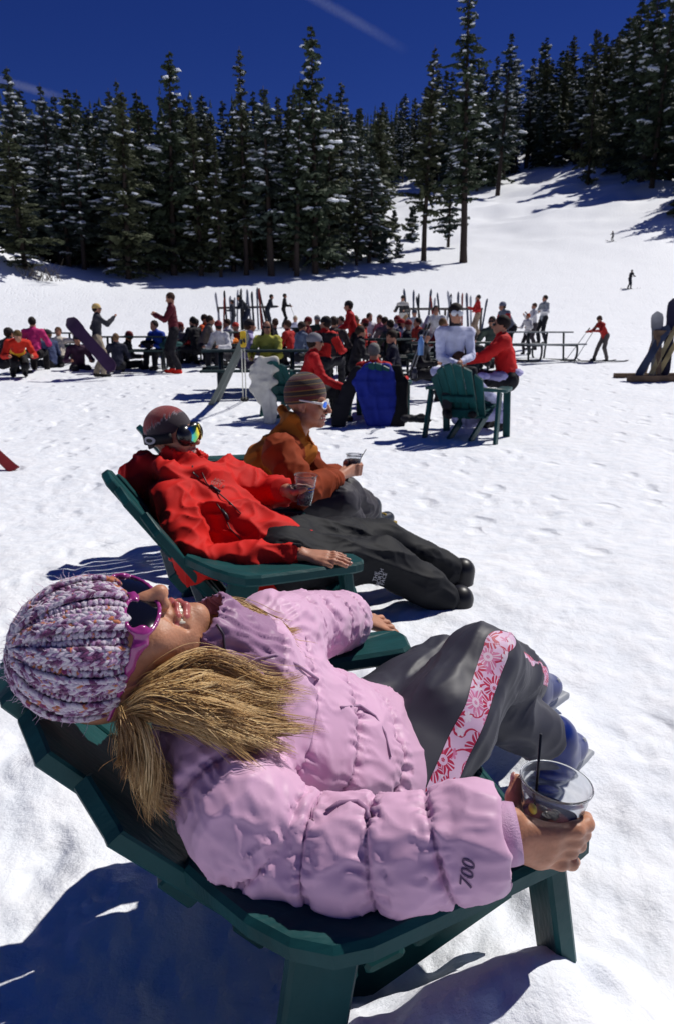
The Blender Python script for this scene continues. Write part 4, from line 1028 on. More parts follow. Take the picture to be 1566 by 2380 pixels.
def hair(H, body, onj):
    HM = mat('blonde_hair', (.36, .235, .115), rough=.42, spec=.5); t = HM.node_tree; b = t.nodes['Principled BSDF']
    g = t.nodes.new('ShaderNodeAttribute'); g.attribute_name = 'tone'; cr = ramp(t, [(0, (.12, .055, .02)), (.3, (.32, .17, .06)), (.6, (.58, .36, .14)), (1, (.86, .64, .33))]); t.links.new(g.outputs['Fac'], cr.inputs[0]); t.links.new(cr.outputs[0], b.inputs['Base Color'])
    r = np.random.default_rng(11); SS = []; RR = []; HC = []
    def lock(c0, c1, n, sp0, sp1, dt, lenj=.12, rad=.00052, curl=.010, tone=0.0):
        """clumps of strands between two guide curves given as print pixels plus depth"""
        nc = max(6, n//40); K = 16; tt = np.linspace(0, 1, K)
        for c_ in range(nc):
            u = (c_+r.random())/nc; q = [np.array(P(*(np.array(a)*(1-u)+np.array(b_)*u))) for a, b_ in zip(c0, c1)]
            ph = r.random(3)*6.28; fr = r.uniform(4, 8.5); Lc = (1-abs(r.normal(0, lenj))*.8)*r.uniform(.9, 1.12)
            gl = polyline(q, 40); s_ = np.clip(tt*Lc, 0, 1)*40; gl = np.stack([np.interp(s_, np.arange(41), gl[:, k]) for k in range(3)], 1)
            gl = gl+(curl*r.uniform(.4, 1.4))*np.sin(tt[:, None]*fr+ph)*(tt[:, None]**.9)+r.normal(0, sp1, 3)*(tt**1.6)[:, None]
            wide = r.uniform(.003, .0070); base_tone = np.clip(r.normal(.58, .27)+tone, 0, 1)
            for k_ in range(n//nc):
                o_ = r.normal(0, 1, 3)*wide; pl = gl+o_*(.6+.7*np.sin(tt*2.6))[:, None]*(1-.30*tt[:, None]**1.5)+.0018*np.sin(tt[:, None]*r.uniform(4, 12)+r.random(3)*6.28)*tt[:, None]
                if r.random() < .07: pl = pl+r.normal(0, .014, 3)*(tt**2)[:, None]
                e_ = r.uniform(.82, 1.0); pl = np.stack([np.interp(tt*e_, tt, pl[:, k]) for k in range(3)], 1)
                SS.append(pl); RR.append(rad*r.uniform(.6, 1.3)*np.clip((1.02-tt)*6, .08, 1)); HC.append(np.clip(base_tone+r.normal(0, .07), 0, 1))
    lock([(300, 1612, 1.0), (390, 1560, .975), (480, 1530, 1.02), (590, 1570, 1.05), (700, 1585, 1.07)], [(292, 1655, .975), (350, 1660, .945), (470, 1690, .945), (590, 1715, .965), (705, 1720, 1.0)], 3400, .003, .016, 0, .22)
    lock([(300, 1640, .97), (380, 1600, .945), (470, 1600, .95), (560, 1620, .985), (640, 1650, 1.02)], [(292, 1660, .96), (360, 1650, .93), (450, 1690, .93), (530, 1720, .945), (610, 1745, .965)], 1800, .004, .018, 0, .25)
    lock([(296, 1640, .965), (322, 1690, .93), (338, 1760, .92), (350, 1830, .93), (375, 1885, .95)], [(286, 1665, .98), (300, 1700, .96), (330, 1770, .955), (365, 1840, .96), (405, 1895, .97)], 1200, .003, .010, 0, .16)
    lock([(282, 1655, .985), (283, 1700, .97), (290, 1745, .975), (300, 1780, .985)], [(300, 1665, .97), (310, 1720, .945), (330, 1770, .95), (350, 1800, .965)], 500, .004, .012, 0, .2)
    lock([(470, 1405, 1.19), (540, 1400, 1.20), (600, 1425, 1.22), (660, 1470, 1.22), (690, 1505, 1.21)], [(480, 1445, 1.16), (540, 1455, 1.15), (590, 1470, 1.15), (640, 1490, 1.16), (690, 1512, 1.17)], 1100, .004, .010, 0, .16)
    lock([(300, 1600, 1.03), (330, 1590, 1.05), (400, 1560, 1.08), (450, 1560, 1.1)], [(300, 1650, 1.0), (350, 1630, 1.0), (420, 1610, 1.02), (480, 1600, 1.05)], 800, .004, .008, 0, .12)
    V, F = strands(np.array(SS), np.array(RR), 3); ho = mesh_obj('hair', V, F, HM, body, True); add_attr(ho, 'tone', np.repeat(HC, 48))
woman()
# ---------------------------------------------------------------- the two men beside her
def beanie(H, parent, m, r=(.083, .102, .092), cz=.040, cut=.022, slope=.10, name='beanie', back=.0):
    S = Sdf(H.o-.22, H.o+.24, .004); S.ell(H(0, -.016, cz), np.array(r)*H.k, H.R, 0, 0)
    S.cap(H(0, -.03, .02), H(0, -.05, -.03), .078*H.k, .066*H.k, .02, 0)
    S.plane_cut(H(0, .06, cut), H.d(0, slope*6, -1)/np.linalg.norm(H.d(0, slope*6, -1)), .006)
    V, F, T = S.mesh(2); o = mesh_obj(name, V, F, m, parent, True); q = (V-H.o)@H.R/H.k
    add_attr(o, 'hx', q[:, 0]); add_attr(o, 'hy', q[:, 1]); add_attr(o, 'hz', q[:, 2]); return o
def attr_nodes(t, *names):
    out = []
    for n in names:
        a = t.nodes.new('ShaderNodeAttribute'); a.attribute_name = n; out.append(a.outputs['Fac'])
    return out
def flame_hat_mat():
    m = mat('flame_hat', (.3, .02, .02), rough=.9, bump=.5, bscale=420, sheen=.3); t = m.node_tree; b = t.nodes['Principled BSDF']; hy, hz = attr_nodes(t, 'hy', 'hz')
    cb = t.nodes.new('ShaderNodeCombineXYZ'); t.links.new(hy, cb.inputs[0]); n = t.nodes.new('ShaderNodeTexNoise'); n.inputs['Scale'].default_value = 75; n.inputs['Detail'].default_value = 3; n.inputs['Roughness'].default_value = .7; t.links.new(cb.outputs[0], n.inputs['Vector'])
    a = t.nodes.new('ShaderNodeMath'); a.operation = 'MULTIPLY_ADD'; a.inputs[1].default_value = -.16; t.links.new(n.outputs[0], a.inputs[0]); t.links.new(hz, a.inputs[2])
    c = t.nodes.new('ShaderNodeMath'); c.operation = 'MULTIPLY_ADD'; c.inputs[1].default_value = -.45; t.links.new(hy, c.inputs[0]); t.links.new(a.outputs[0], c.inputs[2])
    mr = t.nodes.new('ShaderNodeMapRange'); mr.inputs[1].default_value = -.10; mr.inputs[2].default_value = .10; t.links.new(c.outputs[0], mr.inputs[0])
    cr = ramp(t, [(0, (.035, .022, .03)), (.475, (.30, .26, .28)), (.50, (.26, .022, .022))], True); t.links.new(mr.outputs[0], cr.inputs[0]); t.links.new(cr.outputs[0], b.inputs['Base Color']); return m
def stripe_hat_mat():
    m = mat('stripe_hat', (.06, .02, .02), rough=.92, bump=.7, bscale=330, sheen=.3); t = m.node_tree; b = t.nodes['Principled BSDF']; hz, hy = attr_nodes(t, 'hz', 'hy')
    a = t.nodes.new('ShaderNodeMath'); a.operation = 'MULTIPLY_ADD'; a.inputs[1].default_value = -.16; t.links.new(hy, a.inputs[0]); t.links.new(hz, a.inputs[2])
    f = t.nodes.new('ShaderNodeMath'); f.operation = 'MULTIPLY'; f.inputs[1].default_value = 20.; t.links.new(a.outputs[0], f.inputs[0]); g = t.nodes.new('ShaderNodeMath'); g.operation = 'FRACT'; t.links.new(f.outputs[0], g.inputs[0])
    cr = ramp(t, [(0, (.022, .014, .012)), (.36, (.30, .16, .02)), (.43, (.10, .014, .016)), (.80, (.055, .030, .02)), (.93, (.30, .17, .03)), (.98, (.02, .012, .012))], True); t.links.new(g.outputs[0], cr.inputs[0]); t.links.new(cr.outputs[0], b.inputs['Base Color']); return m
def sleeve_of(J, pts, rs, k=.03, tg=0): J.chain(pts, rs, k, tg)
def man(label, H, neck, sh, el, wr, hip, kn, an, toe, mats, fold, nrm, hands, jr=1.0, torso=None, skin=None, hem=None, tags=None, extra=None, bounds=None):
    """R then L in every pair"""
    A = lambda p: np.array(p, float)
    S = Sdf(H.o-.24, H.o+.26, .003); add_head(S, H, A(neck), smile=True, ears=True); V, F, T = S.mesh(1); fm = np.select([T == 1, T == 3], [1, 2], 0); parts = [(V, F, fm)]; links = []; chs = []
    for i in (0, 1):
        S2 = Sdf(A(wr[i])-.20, A(wr[i])+.22, .0032); fa = A(wr[i])-A(el[i]); S2.cap(A(wr[i])-fa*.35, A(wr[i]), .031, .027, .01, 0); chs.append(hands[i](S2, A(wr[i]))); v, f, t = S2.mesh(1); parts.append((v, f, 0*t)); links.append((0, A(neck)+(.02 if i else -.02), i+1, A(wr[i])-fa*.4, [A(neck)-np.array([0, 0, .08]), A(sh[i]), A(el[i])]))
    VV, FF, FM = tie(parts, links); body = mesh_obj('person', VV, FF, [skin or SKIN2, LIP, DARKMOUTH], None, True, FM, label=label, cat='person'); teeth(H, body)
    allp = np.array([neck, *sh, *el, *wr, hip] + ([torso] if torso is not None else [])); J = Sdf(allp.min(0)-.28, allp.max(0)+.25, .0068)
    tg = tags or dict(body=0, yoke=0, arm=0, fore=0)
    ch_ = A(torso) if torso is not None else (A(sh[0])+A(sh[1]))/2*.6+A(hip)*.4
    J.chain([(A(sh[0])+A(sh[1]))/2*.8+A(neck)*.2, ch_, A(hip)], [.135*jr, .165*jr, .145*jr], .03, tg['body'], (nrm, .74))
    J.cap(A(sh[0]), A(sh[1]), .092*jr, .092*jr, .05, tg['yoke'], (nrm, .9))
    if hem is not None: J.cap(A(hip), A(hem), .148*jr, .15*jr, .05, tg['body'], (nrm, .78))
    for i in (0, 1):
        fa = A(wr[i])-A(el[i]); cu = A(wr[i])-fa/np.linalg.norm(fa)*.02
        J.chain([A(sh[i]), (A(sh[i])+A(el[i]))/2, A(el[i])], [.084*jr, .079*jr, .073*jr], .03, tg['arm']); J.chain([A(el[i]), (A(el[i])+cu)/2, cu-fa/np.linalg.norm(fa)*.03], [.073*jr, .068*jr, .052*jr], .025, tg['fore'])
        fd = fa/np.linalg.norm(fa); J.cap(cu+fd*.060, cu+fd*.22, .06, .06, .01, None, None, True)
    if extra: extra(J)
    V, F, T = J.mesh(2); N = normals(V, F)
    for (sc_, am, ax, st, sd, shp) in fold: V = creases(V, N, sc_, am, ax, st, sd, .6, shp)
    jk = mesh_obj('jacket', V, F, mats['jacket'], body, True, T)
    # trousers
    Tp = np.array([hip, *kn, *an]); Q = Sdf(Tp.min(0)-.24, Tp.max(0)+.22, .0075)
    d = A(kn[0])-A(kn[1]); hR = A(hip)+d/np.linalg.norm(d)*.09; hL = A(hip)-d/np.linalg.norm(d)*.09
    Q.cap(hR, hL, .135, .135, 0, 0)
    for h_, k_, a_ in ((hR, kn[0], an[0]), (hL, kn[1], an[1])):
        k_ = A(k_); a_ = A(a_); Q.chain([h_, (h_+k_)/2, k_], [.122, .106, .088], .035, 0); Q.chain([k_, (k_+a_)/2, k_+(a_-k_)*.80], [.092, .086, .082], .03, 0)
    V, F, T = Q.mesh(2); N = normals(V, F); V = creases(V, N, .13, .015, A(an[0])-A(hip), 3.2, 4, .5, 2.4); V = creases(V, normals(V, F), .06, .005, A(an[0])-A(hip), 1.6, 9, .6, 2.0)
    tr = mesh_obj('trousers', V, F, mats['trousers'], body, True)
    for i in (0, 1):
        a_ = A(an[i]); d = A(toe[i])-a_; d /= np.linalg.norm(d); up = np.array([0, 0, 1.]); up = up-d*(up@d); up /= np.linalg.norm(up); rt_ = np.cross(d, up); sole = a_-up*.09
        B = Sdf(a_-.3, a_+.32, .006); B.cap(a_+up*.04, sole+up*.03, .062, .060, 0, 0); B.cap(sole-d*.03+up*.03, sole+d*.15+up*.025, .052, .046, .03, 0, (up, .85)); B.box(sole+d*.05-up*.010, (.045, .15, .013), np.stack([rt_, d, up], 1), .006, .004, 1)
        V, F, T = B.mesh(1); bo = mesh_obj('boot', V, F, mats['boot'], body, True, T)
        for s_ in (.03, .09): c_ = sole+d*(s_+.01)+up*(.085-.25*s_); MB().plank(c_-rt_*.034, c_+rt_*.034, d, .016, .012, .003).build('buckle', mats['buckle'], bo)
    return body, jk, chs
def grip(base, ax, r_of, toward_deg, spread_h, thumb_h, right=True):
    """hand closed round a cup: returns a function for man()"""
    base = Vector(base); ax = Vector(ax).normalized(); e1 = ax.orthogonal().normalized(); e2 = ax.cross(e1)
    def cyl(deg, z, off): a = math.radians(deg); return np.array(base+ax*z+(e1*math.cos(a)+e2*math.sin(a))*(r_of(z)+off))
    def f(S, wr):
        d = Vector(wr)-base; d -= ax*d.dot(ax); a0 = math.degrees(math.atan2(d.dot(e2), d.dot(e1))); sg = 1 if right else -1
        kn = [cyl(a0+sg*18, z, .013) for z in spread_h]
        for q in kn: S.cap(wr, q, .0185, .0125, .015, 0)
        ch = [([k, cyl(a0+sg*52, z, .011), cyl(a0+sg*88, z-.002, .009), cyl(a0+sg*118, z-.004, .008)], .0105, .0085) for k, z in zip(kn, spread_h)]
        ch.append(([wr+np.array(ax)*.012, cyl(a0-sg*35, thumb_h-.012, .013), cyl(a0-sg*70, thumb_h, .010), cyl(a0-sg*95, thumb_h+.01, .009)], .0135, .0095)); add_fingers(S, ch, .006, 0); return ch
    return f
RED = mat('red_shell', (.58, .014, .010), rough=.72, spec=.22); wrinkle(RED, 22, .14, .008)
BLACKP = mat('black_trousers', (.008, .009, .012), rough=.7, spec=.25)
BLK = mat('black_rubber', (.008, .008, .010), rough=.4); GOLD = mat('boot_gold', (.35, .24, .04), rough=.4)
def red_man():
    H = Frame(P(402, 1016, 2.86), (.90, -.32, .12), (-.16, -.02, 1), 1.0)
    cup_top = np.array(P(711, 1104, 2.86)); ax = Vector((.06, -.02, 1)).normalized(); h = .128; base = Vector(cup_top)-ax*h; r0, r1 = .031, .047; ro = lambda z: r0+(r1-r0)*max(z, 0)/h
    hr = lambda S, w: flat_hand(S, w, np.array(P(772, 1296, 2.46))-w, (0, -.15, 1), -1, L=.185, spread=.10, bend=.22, thumb_out=.35, rad=1.08)
    hl = grip(base, ax, ro, 0, [.068, .050, .032, .016], .068, False)
    nrm = (.62, -.12, .55)
    def extra(J):
        A = lambda *p: np.array(P(*p))
        c = A(432, 1082, 2.86); J.cap(c+np.array([-.03, 0, -.05]), c+np.array([0, 0, .045]), .105, .088, .03, 0); J.cap(c+np.array([0, 0, .0]), c+np.array([.02, 0, .16]), .072, .080, .01, None, None, True)
        J.chain([A(345, 1085, 2.80), A(322, 1120, 2.82), A(345, 1160, 2.85), A(395, 1150, 2.72)], [.05, .07, .06, .04], .03, 0)   # folded hood
        J.cap(A(335, 1070, 2.86), A(400, 1100, 2.70), .035, .035, .025, 0); J.cap(A(400, 1105, 2.70), A(475, 1092, 2.74), .03, .025, .02, 0)
    b, jk, chs = man('man in bright red shell jacket and mirrored goggles reclining with a cup', H, P(425, 1085, 2.85), [P(405, 1165, 2.68), P(535, 1112, 3.02)], [P(462, 1312, 2.50), P(610, 1150, 3.02)], [P(700, 1288, 2.47), P(668, 1140, 2.88)],
        np.array(P(668, 1288, 2.76)), [P(885, 1300, 2.90), P(890, 1252, 3.14)], [P(1062, 1412, 3.02), P(1070, 1345, 3.26)], [P(1110, 1415, 3.12), P(1118, 1338, 3.36)],
        dict(jacket=[RED], trousers=BLACKP, boot=[BLK, BLK], buckle=mat('boot_metal', (.3, .3, .32), rough=.3, metal=.6)), [(.20, .026, None, 1, 3, 2.4), (.10, .012, None, 1, 6, 2.2)], nrm, [hr, hl], 1.0, np.array(P(545, 1225, 2.80)), hem=np.array(P(610, 1345, 2.68)), extra=extra)
    nails(chs[0][:4], b, (0, -.2, 1))
    hat_ = beanie(H, b, flame_hat_mat(), (.086, .105, .096), .038, .030, .07); hat_['label'] = 'red beanie with dark flame pattern'
    # goggles
    S = Sdf(H.o-.2, H.o+.22, .003)
    for s in (-1, 1): S.ell(H(s*.036, .086, .008), (.046, .032, .045), H.R, .02, 0)
    S.ell(H(0, .10, -.040), (.018, .03, .018), H.R, .01, None, True)
    V, F, T = S.mesh(1); g = mesh_obj('goggles', V, F, mat('goggle_frame', (.008, .008, .010), rough=.25, spec=.6), b, True); g['label'] = 'black ski goggles with gold and blue mirror lens'
    lm = mat('mirror_lens', (.8, .6, .05), rough=.07, metal=1.0); t = lm.node_tree; bb = t.nodes['Principled BSDF']; lx, lz = attr_nodes(t, 'lx', 'lz')
    n = t.nodes.new('ShaderNodeTexNoise'); n.inputs['Scale'].default_value = 30; tc = t.nodes.new('ShaderNodeTexCoord'); t.links.new(tc.outputs['Object'], n.inputs['Vector']); q = t.nodes.new('ShaderNodeMath'); q.operation = 'MULTIPLY_ADD'; q.inputs[1].default_value = .25; t.links.new(n.outputs[0], q.inputs[0]); t.links.new(lx, q.inputs[2])
    cr = ramp(t, [(0.12, (.05, .12, .9)), (.34, (.04, .5, .75)), (.5, (.15, .55, .18)), (.66, (.95, .75, .03)), (1, (1, .8, .05))]); t.links.new(q.outputs[0], cr.inputs[0]); t.links.new(cr.outputs[0], bb.inputs['Base Color'])
    V = []; F = []; nx, nz = 24, 12
    for j in range(nz+1):
        for i in range(nx+1):
            u = -1+2*i/nx; v = -1+2*j/nz; x = .070*u; z = .008+.034*v*math.sqrt(max(0, 1-abs(u)**3.2*.75)); 
            if abs(u) < .22 and v < 0: z *= 1
            y = .124-4.2*x*x-6*(z-.008)**2; V.append(H(x, y, z))
    for j in range(nz):
        for i in range(nx): a = j*(nx+1)+i; F.append((a, a+1, a+nx+2, a+nx+1)[::-1])
    ln = mesh_obj('lens', V, F, lm, g, True); uu = np.tile(np.linspace(0, 1, nx+1), nz+1); add_attr(ln, 'lx', 1-uu); add_attr(ln, 'lz', np.repeat(np.linspace(0, 1, nz+1), nx+1))
    V = []; F = []
    pts = []
    for a in np.linspace(-215, 35, 40): pts.append(a)
    for a in pts:
        ar = math.radians(a); cx, cy = .0895*math.cos(ar), -.016+.108*math.sin(-ar)*-1
        cy = -.016+.1085*math.sin(ar)
        for z in (-.012, .028): V.append(H(cx, cy, z+.0))
    for i in range(len(pts)-1): F.append((2*i, 2*i+2, 2*i+3, 2*i+1))
    st = mesh_obj('strap', V, F, mat('strap_black', (.012, .012, .014), rough=.7), g, True)
    mo = st.modifiers.new('thick', 'SOLIDIFY'); mo.thickness = .004; mo.offset = 1
    # ring emblem on the strap
    V = []; F = []; n_ = 32
    for i in range(n_):
        a = 2*math.pi*i/n_
        for (rx, rz) in ((.031, .0165), (.0185, .0085)):
            th = math.radians(-20)+rx*math.cos(a)/.10; z = .008+rz*math.sin(a); V.append(H(.0950*math.cos(th), -.016+.1140*math.sin(th), z))
    for i in range(n_): j = (i+1) % n_; F.append((2*i, 2*j, 2*j+1, 2*i+1))
    lg = mesh_obj('emblem', V, F, mat('emblem_grey', (.36, .35, .40), rough=.6), g, False); mo = lg.modifiers.new('thick', 'SOLIDIFY'); mo.thickness = .0015; mo.offset = 0
    # zips and pulls on the chest
    from mathutils.bvhtree import BVHTree
    bv = BVHTree.FromObject(jk, bpy.context.evaluated_depsgraph_get())
    def onj(x, y, off=.004):
        o = Vector((0, 0, CZ)); d = (P(x, y, 1)-o).normalized(); h_ = bv.ray_cast(o, d); return (h_[0]+h_[1]*off) if h_[0] else P(x, y, 2.7)
    ZIP = mat('zip_dark', (.06, .012, .012), rough=.4); PULL = mat('zip_pull', (.03, .03, .035), rough=.4)
    MB().tube([onj(*p) for p in [(470, 1098), (480, 1125), (505, 1145), (535, 1170), (560, 1195)]], .003, 6).build('chest_zip', ZIP, jk, True)
    MB().tube([onj(*p, .007) for p in [(488, 1130), (500, 1138), (512, 1146)]], .0055, 6).build('zip_pull', PULL, jk, True)
    MB().tube([onj(*p, .004) for p in [(505, 1170), (515, 1185), (525, 1205), (535, 1230), (560, 1255)]], .003, 6).build('pocket_zip', ZIP, jk, True)
    MB().tube([onj(*p, .007) for p in [(518, 1186), (527, 1198), (531, 1210)]], .006, 6).build('zip_pull', PULL, jk, True)
    MB().tube([onj(*p, .004) for p in [(448, 1085), (450, 1100), (462, 1110)]], .0035, 6).build('drawcord', PULL, jk, True)
    c_ = onj(690, 1268, .004); MB().plank(c_-Vector((.016, 0, 0)), c_+Vector((.016, 0, -.004)), (0, -.4, .8), .018, .004, .001).build('cuff_tab', PULL, jk)
    def text(s, x, y, size, m, ex=(1, 0, 0), onf=onj, par=jk, name='logo'):
        cu = bpy.data.curves.new('t', 'FONT'); cu.body = s; cu.size = size; cu.align_x = 'CENTER'; cu.align_y = 'CENTER'; cu.extrude = .0004; cu.space_line = .8
        tmp = bpy.data.objects.new('t', cu); COL.objects.link(tmp); me = bpy.data.meshes.new_from_object(tmp.evaluated_get(bpy.context.evaluated_depsgraph_get())); bpy.data.objects.remove(tmp)
        c0 = Vector(onf(x, y)); ex = Vector(ex).normalized(); vd = (Vector((0, 0, CZ))-c0).normalized(); ex = (ex-vd*ex.dot(vd)).normalized(); ey = vd.cross(ex)
        for v in me.vertices:
            w_ = c0+ex*v.co.x+ey*v.co.y; px = proj(w_); v.co = onf(px[0], px[1], .003+v.co.z)
        me.materials.append(m); return link(bpy.data.objects.new(name, me), par)
    text("ARC'\nTERYX", 506, 1124, .020, mat('logo_grey', (.35, .12, .10), rough=.6), (1, 0, -.35))
    tro = [c for c in b.children if c.name.startswith('trousers')][0]; bv2 = BVHTree.FromObject(tro, bpy.context.evaluated_depsgraph_get())
    def ont(x, y, off=.004):
        o = Vector((0, 0, CZ)); d = (P(x, y, 1)-o).normalized(); h_ = bv2.ray_cast(o, d); return (h_[0]+h_[1]*off) if h_[0] else P(x, y, 2.85)
    text("THE\nNORTH\nFACE", 880, 1340, .022, mat('logo_white', (.45, .45, .5), rough=.6), (.25, 0, 1), ont, tro)
    make_cup(base, ax, h, r0, r1, .55, 'clear plastic cup of cola in the hand of the man in red', None, None, 3, True)
red_man()
RUST = mat('rust_cloth', (.235, .036, .008), rough=.8, spec=.2); wrinkle(RUST, 24, .12, .008)
AMBER = mat('amber_cloth', (.40, .125, .014), rough=.8, spec=.2); wrinkle(AMBER, 24, .12, .008)
def orange_man():
    H = Frame(P(716, 938, 3.42), (.97, -.20, -.05), (.02, .0, 1), 1.0)
    cup_top = np.array(P(822, 1055, 3.62)); ax = Vector((.03, 0, 1)).normalized(); h = .105; base = Vector(cup_top)-ax*h; r0, r1 = .029, .042; ro = lambda z: r0+(r1-r0)*max(z, 0)/h
    hr = grip(base, ax, ro, 0, [.050, .034, .018, .004], .055, True); hl = grip(base, ax, ro, 0, [.050, .034, .018, .004], .055, False)
    nrm = (.75, -.15, .30)
    def extra(J):
        A = lambda *p: np.array(P(*p)); c = A(700, 1010, 3.42)
        J.cap(c+np.array([-.02, 0, -.06]), c+np.array([-.005, 0, .06]), .102, .086, .03, 0); J.cap(c+np.array([.02, 0, .0]), c+np.array([.03, 0, .20]), .075, .085, .01, None, None, True); J.cap(c+np.array([.09, -.02, .05]), c+np.array([.2, -.05, .09]), .05, .06, .01, None, None, True)
        J.cap(A(655, 950, 3.46), A(690, 1010, 3.38), .028, .036, .03, 0)
    b, jk, chs = man('man in rust and orange jacket and striped beanie leaning forward with a cup', H, P(690, 1000, 3.44), [P(655, 1055, 3.26), P(690, 1045, 3.62)], [P(700, 1145, 3.22), P(742, 1120, 3.66)], [P(785, 1108, 3.46), P(800, 1100, 3.72)],
        np.array(P(608, 1160, 3.50)), [P(790, 1165, 3.46), P(800, 1150, 3.75)], [P(815, 1235, 3.62), P(862, 1192, 4.02)], [P(850, 1240, 3.75), P(896, 1180, 4.12)],
        dict(jacket=[AMBER, RUST], trousers=mat('charcoal_trousers', (.030, .027, .036), rough=.6), boot=[mat('boot_dark', (.03, .035, .045), rough=.3), GOLD], buckle=GOLD), [(.17, .016, None, 1, 2, 1.8), (.09, .008, None, 1, 7, 1.6)], nrm, [hr, hl], .98, np.array(P(632, 1100, 3.46)), tags=dict(body=0, yoke=1, arm=1, fore=1), extra=extra)
    ht = beanie(H, b, stripe_hat_mat(), (.088, .108, .108), .048, .018, .03); ht['label'] = 'knitted beanie striped brown, maroon and gold'
    WHT = mat('white_frame', (.75, .75, .72), rough=.25); BL = mat('blue_lens', (.03, .16, .75), rough=.06, metal=.9)
    S = Sdf(H.o-.2, H.o+.22, .003)
    for s in (-1, 1):
        o = [H(s*(.036+.032*math.cos(a)), .100-2.5*(.036+.032*math.cos(a))**2, .003+.019*math.sin(a)) for a in np.linspace(0, 6.283, 17)]; S.chain(o, .004, .003, 0); S.chain([H(s*.066, .088, .010), H(s*.082, .05, .016), H(s*.088, -.02, .022)], [.007, .0055, .004], .004, 0)
    S.cap(H(-.008, .10, .010), H(.008, .10, .010), .004, None, .004, 0); V, F, T = S.mesh(1); g = mesh_obj('sunglasses', V, F, WHT, b, True); g['label'] = 'white wraparound sunglasses with blue lenses'
    for s in (-1, 1):
        V, F = blob((0, 0, 0), (.031, .004, .019), None, 16, 8); x = V[:, 0]+.036; V[:, 1] += .101-2.5*x*x; V[:, 0] = s*x; V[:, 2] += .003; mesh_obj('lens', H.o+V@H.R.T, F, BL, g, True)
    make_cup(base, ax, h, r0, r1, .72, 'clear plastic cup of dark drink held by the man in the orange jacket', (P(820, 1095, 3.62), P(850, 1044, 3.60)), None, 4)
orange_man()
# ---------------------------------------------------------------- picnic tables
TBL = mat('table_green', (.012, .030, .032), rough=.5, spec=.35, var=.3, vscale=6); TBL2 = mat('table_pale', (.20, .22, .23), rough=.55, var=.2, vscale=6); TUBE = mat('table_tube', (.012, .020, .024), rough=.4)
def make_table(m):
    root = empty('picnic_table')
    for i in range(5): MB().plank((-.92, (i-2)*.148, .75), (.92, (i-2)*.148, .75), (0, 1, 0), .136, .040, .006).build('top_plank', m, root)
    for s in (-1, 1):
        for k in (0, 1): MB().plank((-.92, s*(.66+.135*k), .44), (.92, s*(.66+.135*k), .44), (0, 1, 0), .125, .038, .006).build('bench_plank', m, root)
    for x in (-.62, .62):
        b = MB(); pts = [(x, -.80, .42), (x, -.82, .25), (x, -.78, .08), (x, -.66, .03), (x, 0, .025), (x, .66, .03), (x, .78, .08), (x, .82, .25), (x, .80, .42)]; b.tube([Vector(p) for p in polyline(pts, 28)], .027, 8)
        b.build('sled_leg', TUBE, root, True); MB().tube([(x, -.36, .03), (x, -.30, .73)], .026, 8).tube([(x, .36, .03), (x, .30, .73)], .026, 8).tube([(x, -.82, .41), (x, .82, .41)], .022, 8).build('upright_frame', TUBE, root, True)
    return root
TABS = {}
def table(px, py, yaw, label, m='g', k=1.0):
    if m not in TABS: TABS[m] = make_table(TBL if m == 'g' else TBL2); o = TABS[m]
    else: o = copy_tree(TABS[m])
    p = on_ground(px, py); o.location = p+Vector((0, 0, -.01)); o.rotation_euler = (0, 0, math.radians(yaw)); o.scale = (k,)*3
    return tag(o, label, 'picnic table', 'picnic tables on the snow')
table(120, 842, 4, 'picnic table at the left edge beside the person in pink')
table(325, 858, 8, 'tube-legged picnic table between the snowboard carrier and the red-booted man')
table(520, 838, 75, 'picnic table with the orange jacket lying on it')
table(600, 915, 6, 'picnic table with skis and poles leaning on its end')
table(735, 822, 12, 'picnic table behind the long-haired person in yellow')
table(905, 868, 70, 'picnic table in front of the grey-haired man and the boy')
table(1050, 882, 22, 'picnic table the goggled person in the white shirt sits on')
table(1245, 838, 28, 'pale-benched picnic table set apart by the standing group in white', 'p')
